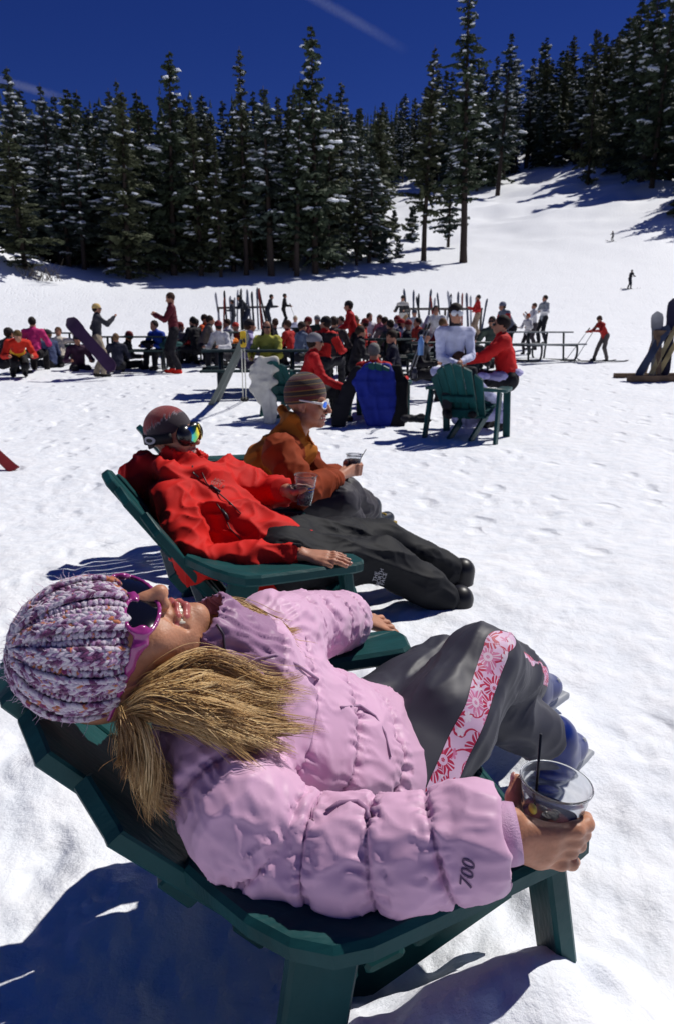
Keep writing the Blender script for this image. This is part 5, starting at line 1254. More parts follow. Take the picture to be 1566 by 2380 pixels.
# ---------------------------------------------------------------- figures around the tables
SK_BG = mat('skin_far', (.40, .19, .12), rough=.6)
def cmat(c): 
    nm = 'cloth_%d_%d_%d' % tuple(c); return mat(nm, lin(*c), rough=.75, spec=.25, var=.22, vscale=7, bump=.35, bscale=26)
def ik(a, b, l1, l2, bend):
    a = np.array(a, float); b = np.array(b, float); d = b-a; L = np.linalg.norm(d); L2 = min(L, (l1+l2)*.995); d = d/max(L, 1e-6); b = a+d*L2
    x = (l1*l1-l2*l2+L2*L2)/(2*L2); h = math.sqrt(max(l1*l1-x*x, 0)); n = np.array(bend, float); n = n-d*(n@d); n /= max(np.linalg.norm(n), 1e-6); return a+d*x+n*h, b
def figure(label, hx, hy, pose='sit', gy=880, t=None, yaw=0, lean=8, k=1.0, jacket=(150, 30, 30), pants=(30, 30, 36), boots=(25, 25, 28), hat=None, hair=(40, 28, 22), long=False, arms=None, glasses=False, goggles=False, head_yaw=None, bands=(), legs=None, nod=0, wide=1.0, sleeves=None):
    if t is None: t = proj(on_ground(hx, gy))[2]
    hd = np.array(P(hx, hy, t))
    if pose == 'stand': k = min(1.15, max(.6, (hd[2]-gz(hd[0], hd[1]))/(1.62-.55*(1-math.cos(math.radians(lean))))))
    ps = 0; ps = math.radians(yaw); fw = np.array([math.cos(ps), math.sin(ps), 0]); up = np.array([0, 0, 1.]); rt_ = np.cross(fw, up)
    ln = math.radians(lean); td = fw*math.sin(ln)+up*math.cos(ln); neck = hd-(td*.6+up*.4)*.15*k; hip = neck-td*.54*k; g = gz(hip[0], hip[1])
    hy_ = math.radians(head_yaw if head_yaw is not None else yaw); hf = np.array([math.cos(hy_), math.sin(hy_), -math.sin(math.radians(nod))]); HF = Frame(hd, hf, up+td*.25, k)
    hips = [hip+rt_*s*.09*k for s in (1, -1)]; sh = [neck-td*.06*k+rt_*s*.175*k for s in (1, -1)]
    if pose in ('stand', 'bend'):
        if pose == 'bend' and legs is None: legs = [(.04, .12), (-.02, -.12)]
        lg = legs or [(.08, .11), (-.06, -.11)]
        an = []
        for (f, s) in lg: p = hip*[1, 1, 0]+fw*f*k+rt_*s*k; p[2] = gz(p[0], p[1])+.09*k; an.append(p)
        kn = []
        for i in (0, 1): q, e = ik(hips[i], an[i], .45*k, .43*k, fw); kn.append(q); an[i] = e if np.linalg.norm(e-hips[i]) > .2 else an[i]
    else:
        lg = legs or [(.42, .14), (.42, -.14)]; kn = [hips[i]+fw*lg[i][0]*k+rt_*(lg[i][1]-(.09, -.09)[i])*k+up*.03 for i in (0, 1)]
        an = [kn[i]+fw*.03*k-up*min(.43*k, max(.1, kn[i][2]-gz(kn[i][0], kn[i][1])-.08)) for i in (0, 1)]
    ar = arms or [(.22, .30, -.26), (.22, .30, -.26)]        # wrist: out to the side, forward, up from the shoulder
    wr = []; el = []
    for i in (0, 1):
        s = (1, -1)[i]; a = ar[i]; tgt = sh[i]+(rt_*s*(a[0]-.175)+fw*a[1]+up*a[2])*k; q, e = ik(sh[i], tgt, .29*k, .26*k, -up+rt_*s*.7-fw*.5); el.append(q); wr.append(e)
    allp = np.array([hd, neck, hip, *hips, *sh, *kn, *an, *wr, *el]); h = .0105 if t < 10 else (.0135 if t < 13 else .018); S = Sdf(allp.min(0)-.22, allp.max(0)+.22, h)
    w = wide*k
    S.chain([neck-td*.10*k, neck*.5+hip*.5, hip+td*.04*k], [.135*w, .150*w, .155*w], 0, 1, (fw, .72)); S.cap(sh[0], sh[1], .078*w, None, .05, 1)
    S.cap(hips[0], hips[1], .115*w, None, .03, 2, (fw, .85))
    for i in (0, 1):
        S.chain([hips[i], kn[i]], [.098*w, .076*w], .03, 2); S.chain([kn[i], an[i]+up*.05*k], [.076*w, .068*w], .02, 2)
        S.cap(an[i]+up*.04*k, an[i]-up*.03*k, .055*k, .055*k, .015, 3); S.cap(an[i]-up*.035*k-fw*.03*k, an[i]-up*.045*k+fw*.15*k, .048*k, .042*k, .02, 3)
        S.chain([sh[i], el[i]], [.070*w, .060*w], .02, 4 if sleeves else 1); S.chain([el[i], wr[i]], [.060*w, .045*w], .02, 4 if sleeves else 1); hd_d = wr[i]-el[i]; hd_d /= np.linalg.norm(hd_d); S.cap(wr[i]+hd_d*.015*k, wr[i]+hd_d*.085*k, .030*k, .026*k, .008, 0); S.cap(wr[i]+hd_d*.03*k, wr[i]+hd_d*.05*k+up*.04*k, .014*k, .012*k, .008, 0)
    S.cap(neck, hd-HF.d(0, .02, .06)*k, .055*k, .05*k, .02, 0); S.cap(neck-td*.02*k, neck+td*.03*k, .075*k, .066*k, .02, 1)
    S.ell(HF(0, -.015, .025), np.array([.076, .096, .092])*k, HF.R, .01, 0); S.ell(HF(0, .03, -.045), np.array([.058, .062, .070])*k, HF.R, .02, 0); S.cap(HF(0, .088, .0), HF(0, .108, -.030), .012*k, .015*k, .01, 0)
    V, F, T = S.mesh(2); N = normals(V, F); cl = T != 0
    msk = np.zeros(len(V)); 
    for c_ in range(4): np.maximum.at(msk, F[:, c_], cl.astype(float))
    Vc = creases(V, N, .12, (.016 if t > 10 else .010)*k, None, 1, len(label) % 17, .5, 2.0); V = V+(Vc-V)*msk[:, None]
    slots = [SK_BG, cmat(jacket), cmat(pants), cmat(boots), cmat(sleeves or jacket)]
    if bands:                                              # flat panels of another colour on the jacket: (lo, hi, colour) along the trunk
        fc = V[F].mean(1); u = ((fc-hip)@td)/(.54*k)
        for lo_, hi_, c_ in bands: slots.append(cmat(c_)); T = np.where((T == 1) & (u > lo_) & (u < hi_), len(slots)-1, T)
    b = mesh_obj('person', V, F, slots, None, True, T, label=label, cat='person')
    def shell(name, c, r, m, cutz, sl_=0.0, par=b, extra=None):
        bv, bf = blob((0, 0, 0), r, None, 14, 10); rr_ = np.random.default_rng(len(label)); keep = [f for f in bf if np.mean([bv[i][2]-sl_*bv[i][1] for i in f]) > cutz]
        q = bv+np.array(c); q = q+rr_.normal(0, .0025, q.shape); return mesh_obj(name, HF.o+HF.k*(q@HF.R.T), keep, m, par, True)
    if hat: shell('hat', (0, -.014, .040), (.088, .108, .092), cmat(hat), -.03, .12)
    if hair:
        if long: S = Sdf(hd-.4, hd+.25, .014); S.ell(HF(0, -.03, .03), np.array([.088, .095, .093])*k, HF.R, 0, 0); S.chain([HF(.05, -.06, -.02), HF(.08, -.03, -.16), HF(.075, -.02, -.27)], [.055*k, .05*k, .03*k], .03, 0); S.chain([HF(-.05, -.06, -.02), HF(-.08, -.03, -.16), HF(-.075, -.02, -.27)], [.055*k, .05*k, .03*k], .03, 0); v, f, _ = S.mesh(1); mesh_obj('hair', v, f, cmat(hair), b, True)
        elif not hat: shell('hair', (0, -.024, .030), (.086, .100, .100), cmat(hair), -.055, .55)
        else: shell('hair', (0, -.035, -.005), (.080, .080, .075), cmat(hair), -.06, .9)
    if glasses or goggles:
        m_ = mat('far_goggle', (.012, .012, .016), rough=.15) if glasses else mat('far_goggle_white', (.6, .62, .66), rough=.2)
        for s in (-1, 1):
            bv, bf = blob((s*.034, .086, .008), (.036 if glasses else .042, .022, .020 if glasses else .036), None, 10, 6); g_ = mesh_obj('sunglass_lens' if glasses else 'goggle_lens', HF.o+HF.k*(bv@HF.R.T), bf, m_, b, True)
    return b, dict(wr=wr, an=an, fw=fw, rt=rt_, hd=hd, HF=HF, g=g, sh=sh, neck=neck, hip=hip)
F_ = figure
# left group
F_('person in red and yellow hooded jacket bending at the left edge', 42, 782, 'bend', gy=885, yaw=-60, lean=62, jacket=(190, 40, 25), bands=((.3, .5, (215, 160, 40)),), pants=(22, 22, 26), hat=(90, 70, 40))
F_('person in dark jacket hidden behind the red and yellow one', 22, 775, 'sit', gy=872, yaw=60, lean=25, jacket=(25, 25, 30), hat=(40, 35, 35))
F_('person in bright pink jacket seated with back turned at the left', 76, 750, 'sit', gy=868, yaw=100, lean=12, jacket=(190, 45, 110), pants=(25, 22, 26), hair=(30, 22, 20))
F_('person in cream top leaning back with arms behind the head', 136, 772, 'sit', gy=850, yaw=-80, lean=-18, jacket=(205, 195, 180), hair=(90, 60, 40), arms=[(.34, -.02, .20), (.34, -.02, .20)])
SB, sbj = F_('standing person in dark grey jacket, sand cap and beige trousers carrying a snowboard', 226, 718, 'stand', gy=882, yaw=25, lean=6, jacket=(52, 52, 60), pants=(150, 138, 120), hat=(200, 170, 110), glasses=True, head_yaw=10, arms=[(.26, .36, .02), (.22, .05, -.42)])
F_('child in navy jacket seated by the carried snowboard', 270, 786, 'sit', gy=870, yaw=110, k=.86, jacket=(40, 42, 58), hair=(120, 95, 70))
F_('person in blue jacket bent over the table beside the maroon sweater', 358, 757, 'sit', gy=860, yaw=-120, lean=25, jacket=(35, 70, 170), hair=(35, 25, 22))
F_('standing man in maroon sweater with red ski boots', 396, 694, 'stand', gy=873, yaw=195, lean=4, jacket=(88, 26, 38), pants=(28, 26, 32), boots=(215, 40, 25), hair=(60, 40, 30), arms=[(.10, .34, -.12), (.10, .36, -.15)], nod=20)
F_('person in black jacket seated just right of the maroon sweater', 448, 748, 'sit', gy=850, yaw=150, lean=10, jacket=(28, 28, 34), hair=(30, 26, 26))
F_('person in taupe jacket hunched over the table with the orange jacket', 490, 745, 'sit', gy=852, yaw=20, lean=24, jacket=(105, 95, 88), sleeves=(95, 86, 82), hair=(40, 30, 26))
F_('person in orange top half hidden behind the taupe jacket', 478, 742, 'sit', gy=846, yaw=-20, lean=10, jacket=(205, 80, 35), hair=(45, 30, 25))
F_('person in white jacket seated beyond the orange jacket on the table', 527, 752, 'sit', gy=840, yaw=-150, lean=15, jacket=(205, 205, 210), hair=(60, 40, 32))
F_('person in red cap seated between the white jacket and the lilac one', 548, 760, 'sit', gy=838, yaw=-110, lean=10, jacket=(120, 60, 60), hat=(175, 50, 40), hair=(60, 40, 30))
F_('person in lilac jacket with black headband seated in profile', 582, 758, 'sit', gy=908, yaw=10, lean=14, jacket=(150, 140, 185), pants=(70, 65, 90), hair=(70, 48, 36), hat=(40, 36, 40), head_yaw=20)
F_('person with long black hair in yellow-green jacket facing the camera', 622, 762, 'sit', gy=915, yaw=-95, lean=10, jacket=(190, 185, 80), hair=(20, 16, 18), long=True, glasses=True, bands=(), arms=[(.24, .32, -.30), (.12, .36, -.30)], wide=1.05)
# far standing figures at the first rack
F_('dark figure bending at the far ski rack', 556, 692, 'bend', gy=770, yaw=200, lean=40, jacket=(30, 34, 44), pants=(34, 40, 56), hat=(25, 25, 30))
F_('dark figure stooping at the right end of the far ski rack', 632, 690, 'stand', gy=768, yaw=10, lean=22, jacket=(38, 40, 50), pants=(36, 40, 52), hat=(28, 28, 30))
BLKP, bpj = F_('figure all in black standing with ski poles beyond the tables', 663, 688, 'stand', gy=763, yaw=0, lean=8, jacket=(22, 22, 26), pants=(20, 20, 24), hat=(16, 16, 18), arms=[(.2, .32, -.30), (.2, .32, -.30)])
F_('small person with pale hair in white and lilac seated far behind the yellow jacket', 687, 742, 'sit', gy=800, yaw=-90, lean=8, jacket=(200, 200, 215), pants=(110, 105, 160), hair=(180, 165, 140))
# middle
F_('man with grey bandana and sunglasses in red jacket lounging in profile', 733, 796, 'sit', gy=985, yaw=8, lean=14, jacket=(165, 22, 26), pants=(25, 25, 30), hat=(120, 120, 128), glasses=True, arms=[(.2, .34, -.36), (.2, .3, -.35)], wide=1.05)
F_('person in black and red jacket with black cap seated behind the bandana man', 757, 752, 'sit', gy=915, yaw=60, lean=12, jacket=(180, 32, 28), bands=((.62, .95, (36, 30, 34)), (-.2, .18, (34, 30, 34))), sleeves=(170, 30, 28), hat=(26, 24, 28), hair=(40, 30, 26), head_yaw=150)
F_('dark-haired head and shoulders just right of the black cap', 777, 750, 'sit', gy=885, yaw=80, lean=10, jacket=(60, 50, 52), hair=(44, 32, 28))
F_('standing person in red hooded jacket and black beanie leaning on the table', 808, 712, 'stand', gy=880, yaw=185, lean=14, jacket=(175, 28, 30), pants=(24, 24, 30), hat=(26, 26, 32), arms=[(.2, .34, -.34), (.2, .36, -.36)])
F_('person in white shirt seated far right of the standing red hood', 858, 738, 'sit', gy=832, yaw=-60, lean=14, jacket=(205, 205, 215), hair=(50, 36, 30))
F_('person in dusty pink top beside the white shirt', 880, 742, 'sit', gy=832, yaw=-130, lean=14, jacket=(170, 110, 125), hair=(70, 45, 36), pants=(60, 66, 60))
F_('person in olive vest seated behind the dark-haired boy', 905, 756, 'sit', gy=862, yaw=120, lean=10, jacket=(75, 78, 68), hair=(40, 32, 28))
F_('dark-haired boy in navy looking down at the table', 908, 785, 'sit', gy=945, yaw=180, lean=10, k=.92, jacket=(24, 26, 44), hair=(38, 26, 22), head_yaw=205, nod=25)
GH, ghj = F_('grey-haired man in red jacket seated in the chair hung with jackets', 868, 818, 'sit', t=proj(C6.location)[2]-.22, yaw=80, lean=-6, jacket=(175, 28, 28), hair=(110, 108, 106), arms=[(.42, .34, -.18), (.2, .3, -.3)], wide=1.05)
F_('person in navy and red seated at the far table under the second rack', 932, 752, 'sit', gy=842, yaw=-20, lean=20, jacket=(46, 54, 90), sleeves=(180, 40, 45), hat=(150, 40, 45))
F_('standing person in cream jacket with black vest at the second rack', 935, 694, 'stand', gy=795, yaw=-120, lean=4, jacket=(200, 195, 185), bands=((.3, .8, (60, 60, 62)),), hat=(36, 32, 32), pants=(150, 120, 90))
F_('person in white patterned jacket bent forward with dark spiky hair', 1012, 722, 'bend', gy=850, yaw=-100, lean=40, jacket=(195, 198, 205), pants=(150, 152, 158), hair=(36, 30, 32))
WS, wsj = F_('person in white shirt with goggles on the hat sitting with arms crossed on the table', 1058, 730, 'sit', t=8.1, yaw=-88, lean=4, jacket=(205, 208, 232), pants=(30, 30, 38), hat=(36, 30, 28), goggles=True, arms=[(.02, .26, -.36), (.04, .28, -.33)], wide=.86, bands=((1.03, 1.4, (42, 36, 40)),))
F_('child in black with cap seated below the goggled white shirt', 985, 782, 'sit', gy=935, yaw=-20, lean=12, k=.9, jacket=(26, 26, 32), hat=(30, 32, 44))
F_('standing person in red jacket and tan trousers behind the goggled white shirt', 1110, 692, 'stand', gy=785, yaw=180, lean=2, jacket=(178, 34, 36), pants=(150, 130, 110), hair=(44, 32, 28), arms=[(.18, .36, -.18), (.2, .2, -.35)])
F_('person in grey jacket with one red sleeve bending over the table', 1166, 712, 'bend', gy=832, yaw=200, lean=34, jacket=(96, 102, 118), sleeves=(165, 40, 44), hair=(60, 50, 46), hat=(110, 112, 130))
F_('heavyset man in red sweater reaching across the table', 1163, 756, 'sit', t=8.6, yaw=172, lean=12, jacket=(190, 30, 30), pants=(26, 26, 32), hair=(30, 22, 22), glasses=True, wide=1.18, arms=[(.2, .46, -.24), (.2, .48, -.22)])
LW, lwj = F_('brown-haired woman in white shirt lounging in the chair seen from behind', 1068, 842, 'sit', t=proj(C4.location)[2]-.30, yaw=40, lean=-14, jacket=(188, 190, 225), pants=(150, 150, 190), hair=(92, 62, 46), long=False, arms=[(.36, .42, -.34), (.20, .06, .12)], legs=[(.50, .12), (.50, -.10)])
# right group
F_('standing person in white jacket holding skis at the pale-benched table', 1240, 712, 'stand', gy=816, yaw=-170, lean=4, jacket=(200, 198, 200), pants=(60, 55, 60), hair=(70, 50, 40), arms=[(.1, .34, -.1), (.1, .34, -.05)])
F_('person in white jacket with orange-red hair in front of the standing pair', 1226, 735, 'stand', gy=826, k=.9, yaw=-150, lean=6, jacket=(205, 203, 205), pants=(48, 44, 50), hair=(165, 75, 45))
F_('standing person in grey and white jacket at the right of the group', 1265, 694, 'stand', gy=802, yaw=-160, lean=2, jacket=(140, 145, 150), bands=((.2, .6, (205, 205, 205)),), pants=(30, 30, 36), hair=(40, 30, 28))
SK1, sk1 = F_('skier in red jacket and grey trousers bent over poles on the open snow', 1392, 742, 'stand', gy=843, yaw=192, lean=30, k=.92, jacket=(165, 40, 36), pants=(88, 82, 80), hat=(70, 48, 40), hair=(60, 40, 32), arms=[(.2, .42, -.26), (.2, .40, -.24)], nod=30, legs=[(.30, .14), (-.05, -.14)])
SK2, sk2 = F_('dark skier gliding on the slope above the red skier', 1468, 630, 'stand', gy=673, yaw=20, lean=14, jacket=(40, 36, 42), pants=(34, 36, 48), hat=(22, 20, 24))
SK3, sk3 = F_('tiny skier in grey far up the slope', 1423, 538, 'stand', gy=562, yaw=200, lean=14, jacket=(90, 90, 96), pants=(60, 60, 66), hat=(40, 40, 44))

# more of the crowd filling the middle
F_('person in grey-blue jacket seated between the near table and the red hood', 704, 760, 'sit', gy=862, yaw=30, lean=14, jacket=(84, 96, 120), hair=(44, 34, 30))
F_('person in dark green jacket with grey cap at the far middle table', 738, 744, 'sit', gy=838, yaw=-100, lean=10, jacket=(44, 60, 52), hat=(120, 120, 124))
F_('person in black fleece seated left of the boy in navy', 838, 772, 'sit', gy=890, yaw=10, lean=14, jacket=(34, 32, 38), hair=(46, 34, 28))
F_('person in brick-red sweater seated behind the patterned white jacket', 968, 750, 'sit', gy=850, yaw=-160, lean=12, jacket=(150, 52, 44), hair=(40, 30, 28))
F_('person in pale grey jacket under the second rack', 962, 728, 'sit', gy=815, yaw=-90, lean=8, jacket=(170, 174, 180), hat=(60, 66, 80))
F_('person in dark jacket standing behind the far rack end', 540, 702, 'stand', gy=772, yaw=170, lean=8, jacket=(44, 46, 56), pants=(40, 42, 50), hat=(30, 30, 34))
F_('person in black jacket seated in front of the heavyset man', 1098, 786, 'sit', gy=900, yaw=70, lean=10, jacket=(28, 28, 34), hair=(34, 26, 24))
F_('person in plum jacket seated at the left table end', 180, 790, 'sit', gy=862, yaw=-60, lean=16, jacket=(70, 44, 66), hat=(44, 40, 48))

rp = random.Random(21); _cols = [((170, 36, 34), 'red'), ((34, 36, 46), 'black'), ((60, 70, 104), 'slate blue'), ((196, 196, 200), 'white'), ((120, 44, 50), 'wine red'), ((72, 84, 74), 'moss green'), ((205, 110, 50), 'orange'), ((96, 92, 98), 'grey')]
for (x, y, gy, c_, where) in [(508, 758, 862, 3, 'left of the orange jacket on the table'), (640, 752, 850, 1, 'just right of the long black hair'), (668, 756, 852, 0, 'behind the near table end'), (716, 748, 845, 4, 'beyond the bandana man'), (790, 746, 842, 2, 'left of the standing red hood'), (826, 744, 840, 6, 'right of the standing red hood'),
     (846, 752, 852, 0, 'between the red hood and the dusty pink top'), (895, 748, 846, 7, 'right of the dusty pink top'), (922, 744, 838, 3, 'below the cream jacket at the second rack'), (948, 756, 862, 1, 'left of the patterned white jacket'), (1030, 752, 862, 4, 'behind the goggled white shirt'), (1142, 748, 862, 5, 'behind the heavyset man'),
     (455, 752, 846, 0, 'right behind the black jacket by the maroon sweater'), (110, 778, 856, 2, 'beside the pink jacket'), (300, 782, 858, 1, 'behind the table with tube legs'), (420, 760, 846, 7, 'right of the maroon sweater')]:
    F_('person in %s top seated %s' % (_cols[c_][1], where), x, y, 'sit', gy=gy, yaw=rp.uniform(-180, 180), lean=rp.uniform(6, 24), jacket=_cols[c_][0], hair=rp.choice([(40, 30, 26), (66, 46, 34), (30, 24, 24), (110, 84, 58)]), hat=rp.choice([None, None, (40, 40, 46), (120, 40, 40)]), head_yaw=rp.uniform(-180, 180), glasses=rp.random() < .4)
# ---------------------------------------------------------------- skis, boards, racks, poles
def ski(a, b, nrm, w, col, label, group=None, cat='ski', th=.018, tip=.14, name='ski', board=False):
    """ski from tail a to tip b, base facing -nrm"""
    a = Vector(a); b = Vector(b); d = (b-a).normalized(); n = Vector(nrm); n = (n-d*n.dot(d)).normalized(); s = d.cross(n); L = (b-a).length; V = []; F = []; N_ = 22
    for i in range(N_+1):
        u = i/N_; ww = w*(.5-.06*math.sin(u*math.pi))*(1 if u < .9 else math.sqrt(max(.02, 1-((u-.9)/.1)**2)))*(1.12 if u > .75 else 1); ww *= (math.sqrt(max(.02, 1-((.12-u)/.12)**2)) if board and u < .12 else 1); lift = tip*max(0, (u-.86)/.14)**2*.6+.02*max(0, (.06-u)/.06)
        c = a+d*(u*L)+n*lift
        for q in (-1, 1):
            for e in (0, 1): V.append(c+s*ww*q+n*(th*e))
    for i in range(N_):
        k = i*4; F += [(k, k+4, k+6, k+2), (k+1, k+3, k+7, k+5), (k, k+1, k+5, k+4), (k+2, k+6, k+7, k+3)]
    F += [(0, 2, 3, 1), (N_*4, N_*4+1, N_*4+3, N_*4+2)]
    return mesh_obj(name, V, F, mat('ski_%d_%d_%d' % tuple(col), lin(*col), rough=.35, spec=.5, var=.35, vscale=3), None, False, label=label, cat=cat, group=group)
def pole(a, b, label, col=(120, 122, 128), group='ski poles'):
    root = empty('ski_pole', a, 0, label, 'ski pole', group); d = Vector(b)-Vector(a); MB().tube([Vector((0, 0, 0)), d], .009, 6).build('shaft', mat('pole_%d' % col[0], lin(*col), rough=.35, metal=.3), root, True)
    MB().tube([d*.94, d*1.06], .016, 8).build('grip', mat('pole_grip', (.02, .02, .022), rough=.6), root, True)
    m = MB(); m.lathe([(.004, 0), (.045, .004), (.045, .010), (.004, .012)], Matrix.Translation(d*.06) @ d.to_track_quat('Z', 'Y').to_matrix().to_4x4(), 10); m.build('basket', MATS['pole_grip'], root); return root
def on_feet(j, L, label, col=(40, 40, 46), k=1.0):
    for i in (0, 1):
        a = Vector(j['an'][i]); a.z = gz(a.x, a.y)+.01; f = Vector(j['fw']); ski(a-f*L*.42, a+f*L*.58, (0, 0, 1), .085*k, col, label+(' on the nearer foot' if (Vector(j['an'][i]).y < Vector(j['an'][1-i]).y) else ' on the farther foot'), None)
on_feet(sk1, 1.5, 'ski under the red skier bent over poles'); on_feet(sk2, 1.6, 'ski under the dark skier on the slope'); on_feet(sk3, 1.5, 'ski under the tiny skier far up the slope')
for j, nm, off in ((sk1, 'red skier bent over poles', .55), (bpj, 'figure all in black', .35)):
    for i in (0, 1):
        w_ = Vector(j['wr'][i]); b = w_+Vector(j['fw'])*off*(.9 if i else 1.05); b.z = gz(b.x, b.y); pole(b, w_+(w_-b).normalized()*.06, 'ski pole planted by the %s, %s hand' % (nm, 'right' if i == 0 else 'left'))
def rack(p0, p1, n, h, cols, label, group, slabel, seed, lean=.22):
    """rail on posts with skis leaning on it"""
    r = random.Random(seed); p0 = Vector(p0); p1 = Vector(p1); root = empty('ski_rack', p0, 0, label, 'ski rack'); d = p1-p0; M = mat('rack_wood', (.10, .085, .075), rough=.8, var=.3)
    MB().plank(Vector((0, 0, h)), d+Vector((0, 0, h)), (0, 0, 1), .10, .06).build('rail', M, root)
    for u in (.02, .5, .98): MB().plank(d*u+Vector((0, 0, -.1)), d*u+Vector((0, 0, h+.05)), (1, 0, 0), .09, .09).build('post', M, root)
    side = Vector((d.y, -d.x, 0)).normalized()
    if side.y > 0: side = -side
    for i in range(n):
        u = (i+.5+r.uniform(-.3, .3))/n; c = p0+d*u+side*lean; c.z = gz(c.x, c.y); L = r.uniform(1.5, 1.95); top = c+(p0+d*u+Vector((r.uniform(-.18, .18), 0, h))-c).normalized()*L
        ski(c, top, side, r.uniform(.08, .11), r.choice(cols), slabel, group, tip=.12)
a = on_ground(508, 768); b = on_ground(622, 764)
rack(a, b, 15, 1.0, [(40, 44, 60), (140, 60, 50), (90, 96, 110), (30, 32, 36), (170, 170, 175)], 'far wooden ski rack left of the figure all in black', 'skis on the far rack', 'ski leaning on the far rack left of the black figure', 3)
a = on_ground(945, 772); b = on_ground(1118, 772)
rack(a, b, 17, 1.0, [(60, 70, 90), (150, 140, 120), (90, 96, 110), (40, 42, 46), (150, 70, 60), (180, 182, 186)], 'second ski rack behind the goggled white shirt', 'skis on the second rack', 'ski leaning on the rack behind the goggled white shirt', 8)
# rack at the right edge: timber frame with boards and skis
g0 = on_ground(1508, 886); WOODB = mat('timber_brown', (.13, .085, .055), rough=.8, var=.35, vscale=5, stretch=(1, 6, 1))
root = empty('ski_rack', g0, 0, 'timber rack full of skis and boards at the right edge', 'ski rack')
MB().plank((-.48, -.10, .06), (1.0, -.02, .06), (0, 1, 0), .12, .12).build('base_beam', WOODB, root); MB().plank((-.42, .75, .06), (1.0, .85, .06), (0, 1, 0), .12, .12).build('base_beam', WOODB, root)
MB().plank((.12, .30, .95), (1.6, .38, .95), (0, 0, 1), .10, .10).build('rail', WOODB, root)
for x in (.18, 1.0): MB().plank((x, .0, .08), (x+.02, .33, 1.0), (1, 0, 0), .08, .08).build('strut', WOODB, root); MB().plank((x, .72, .08), (x+.02, .33, 1.0), (1, 0, 0), .08, .08).build('strut', WOODB, root)
for (x0, y0, x1, y1, L, w, col, lab) in [(-.25, .02, .35, .30, 1.25, .17, (70, 78, 96), 'slate grey snowboard leaning at the front of the right-hand rack'), (-.02, .0, .52, .28, 1.5, .10, (165, 150, 110), 'tan ski leaning on the right-hand rack, nearest the grey snowboard'),
     (.12, .0, .70, .28, 1.55, .10, (178, 160, 112), 'tan ski leaning on the right-hand rack, farther from the grey snowboard'), (.34, .10, .46, .34, 1.62, .20, (44, 42, 58), 'tall dark snowboard standing up behind the tan skis'), (.20, .15, .22, .40, 1.35, .22, (150, 150, 150), 'pale snowboard standing in the right-hand rack'),
     (.55, .02, .86, .28, 1.4, .11, (120, 116, 108), 'grey ski at the very right of the right-hand rack')]:
    A_ = g0+Vector((x0, y0, .06)); B_ = g0+Vector((x1, y1, 1.0)); ski(A_, A_+(B_-A_).normalized()*L, (-.5, -.8, .3), w, col, lab, None, 'snowboard' if 'snowboard' in lab else 'ski', tip=.05, name='snowboard' if 'snowboard' in lab else 'ski', board='snowboard' in lab)
# snowboard carried on the left
t_sb = proj(Vector(sbj['hd']))[2]
ski(P(268, 862, t_sb-.25), P(160, 742, t_sb-.12), (-.2, -1, .3), .27, (66, 44, 70), 'plum snowboard carried under the arm of the person in dark grey', None, 'snowboard', tip=.06, name='snowboard', board=True)
# skis and poles propped on the near table
g1 = on_ground(492, 942); ski(g1, g1+(P(572, 778, 9.6)-g1).normalized()*1.72, (-.3, -1, .2), .085, (70, 82, 78), 'dark ski propped diagonally against the near table, front one of the pair'); g2 = on_ground(505, 936); ski(g2, g2+(P(580, 775, 9.8)-g2).normalized()*1.72, (-.3, -1, .2), .085, (92, 100, 96), 'dark ski propped diagonally against the near table, rear one of the pair')
for i, (x, y, x2, y2) in enumerate(((566, 935, 562, 800), (573, 935, 569, 798))): pole(on_ground(x, y), P(x2, y2, 9.5), 'yellow-topped ski pole standing by the near table, %s of the two' % ('left' if i == 0 else 'right'), (200, 200, 190))
c = P(566, 790, 9.48); MB().plank(c-Vector((0, 0, .10)), c+Vector((0, 0, .12)), (1, 0, 0), .075, .05, .01).build('pole_strap_bundle', mat('bright_yellow', lin(225, 185, 40), rough=.6), None, label='bright yellow grip wrap on the poles by the near table', cat='strap')
# poles by the goggled person and a water bottle
for i, (x, y, x2, y2) in enumerate(((948, 872, 988, 760), (956, 870, 996, 758))): pole(P(x, y, 8.9), P(x2, y2, 8.7), 'slanting ski pole beside the child in black, %s of the two' % ('left' if i == 0 else 'right'))
def bottle(p, h, r, col, label):
    root = empty('water_bottle', p, 0, label, 'bottle'); MB().lathe([(0, 0), (r, 0), (r, h*.68), (r*.45, h*.86), (r*.42, h*.93), (0, h*.93)], None, 14).build('flask', mat('bottle_%d' % col[0], lin(*col), rough=.2), root, True); MB().lathe([(0, h*.93), (r*.48, h*.93), (r*.48, h), (0, h)], None, 12).build('cap', mat('bottle_cap', (.5, .5, .55), rough=.4), root, True)
p = P(977, 800, 8.3); bottle(p-Vector((0, 0, .13)), .24, .037, (110, 150, 205), 'blue water bottle on the table by the child in black')
p = P(962, 880, 8.0); bottle(p, .13, .035, (50, 50, 60), 'small dark cup in the raised hand of the grey-haired man')
# lone red ski tip at the left edge
e = on_ground(36, 1096); ski(e, e+Vector((-.75, .35, .55)), (0, -.5, .8), .10, (120, 40, 42), 'dark red ski poking into the left edge of the snow')
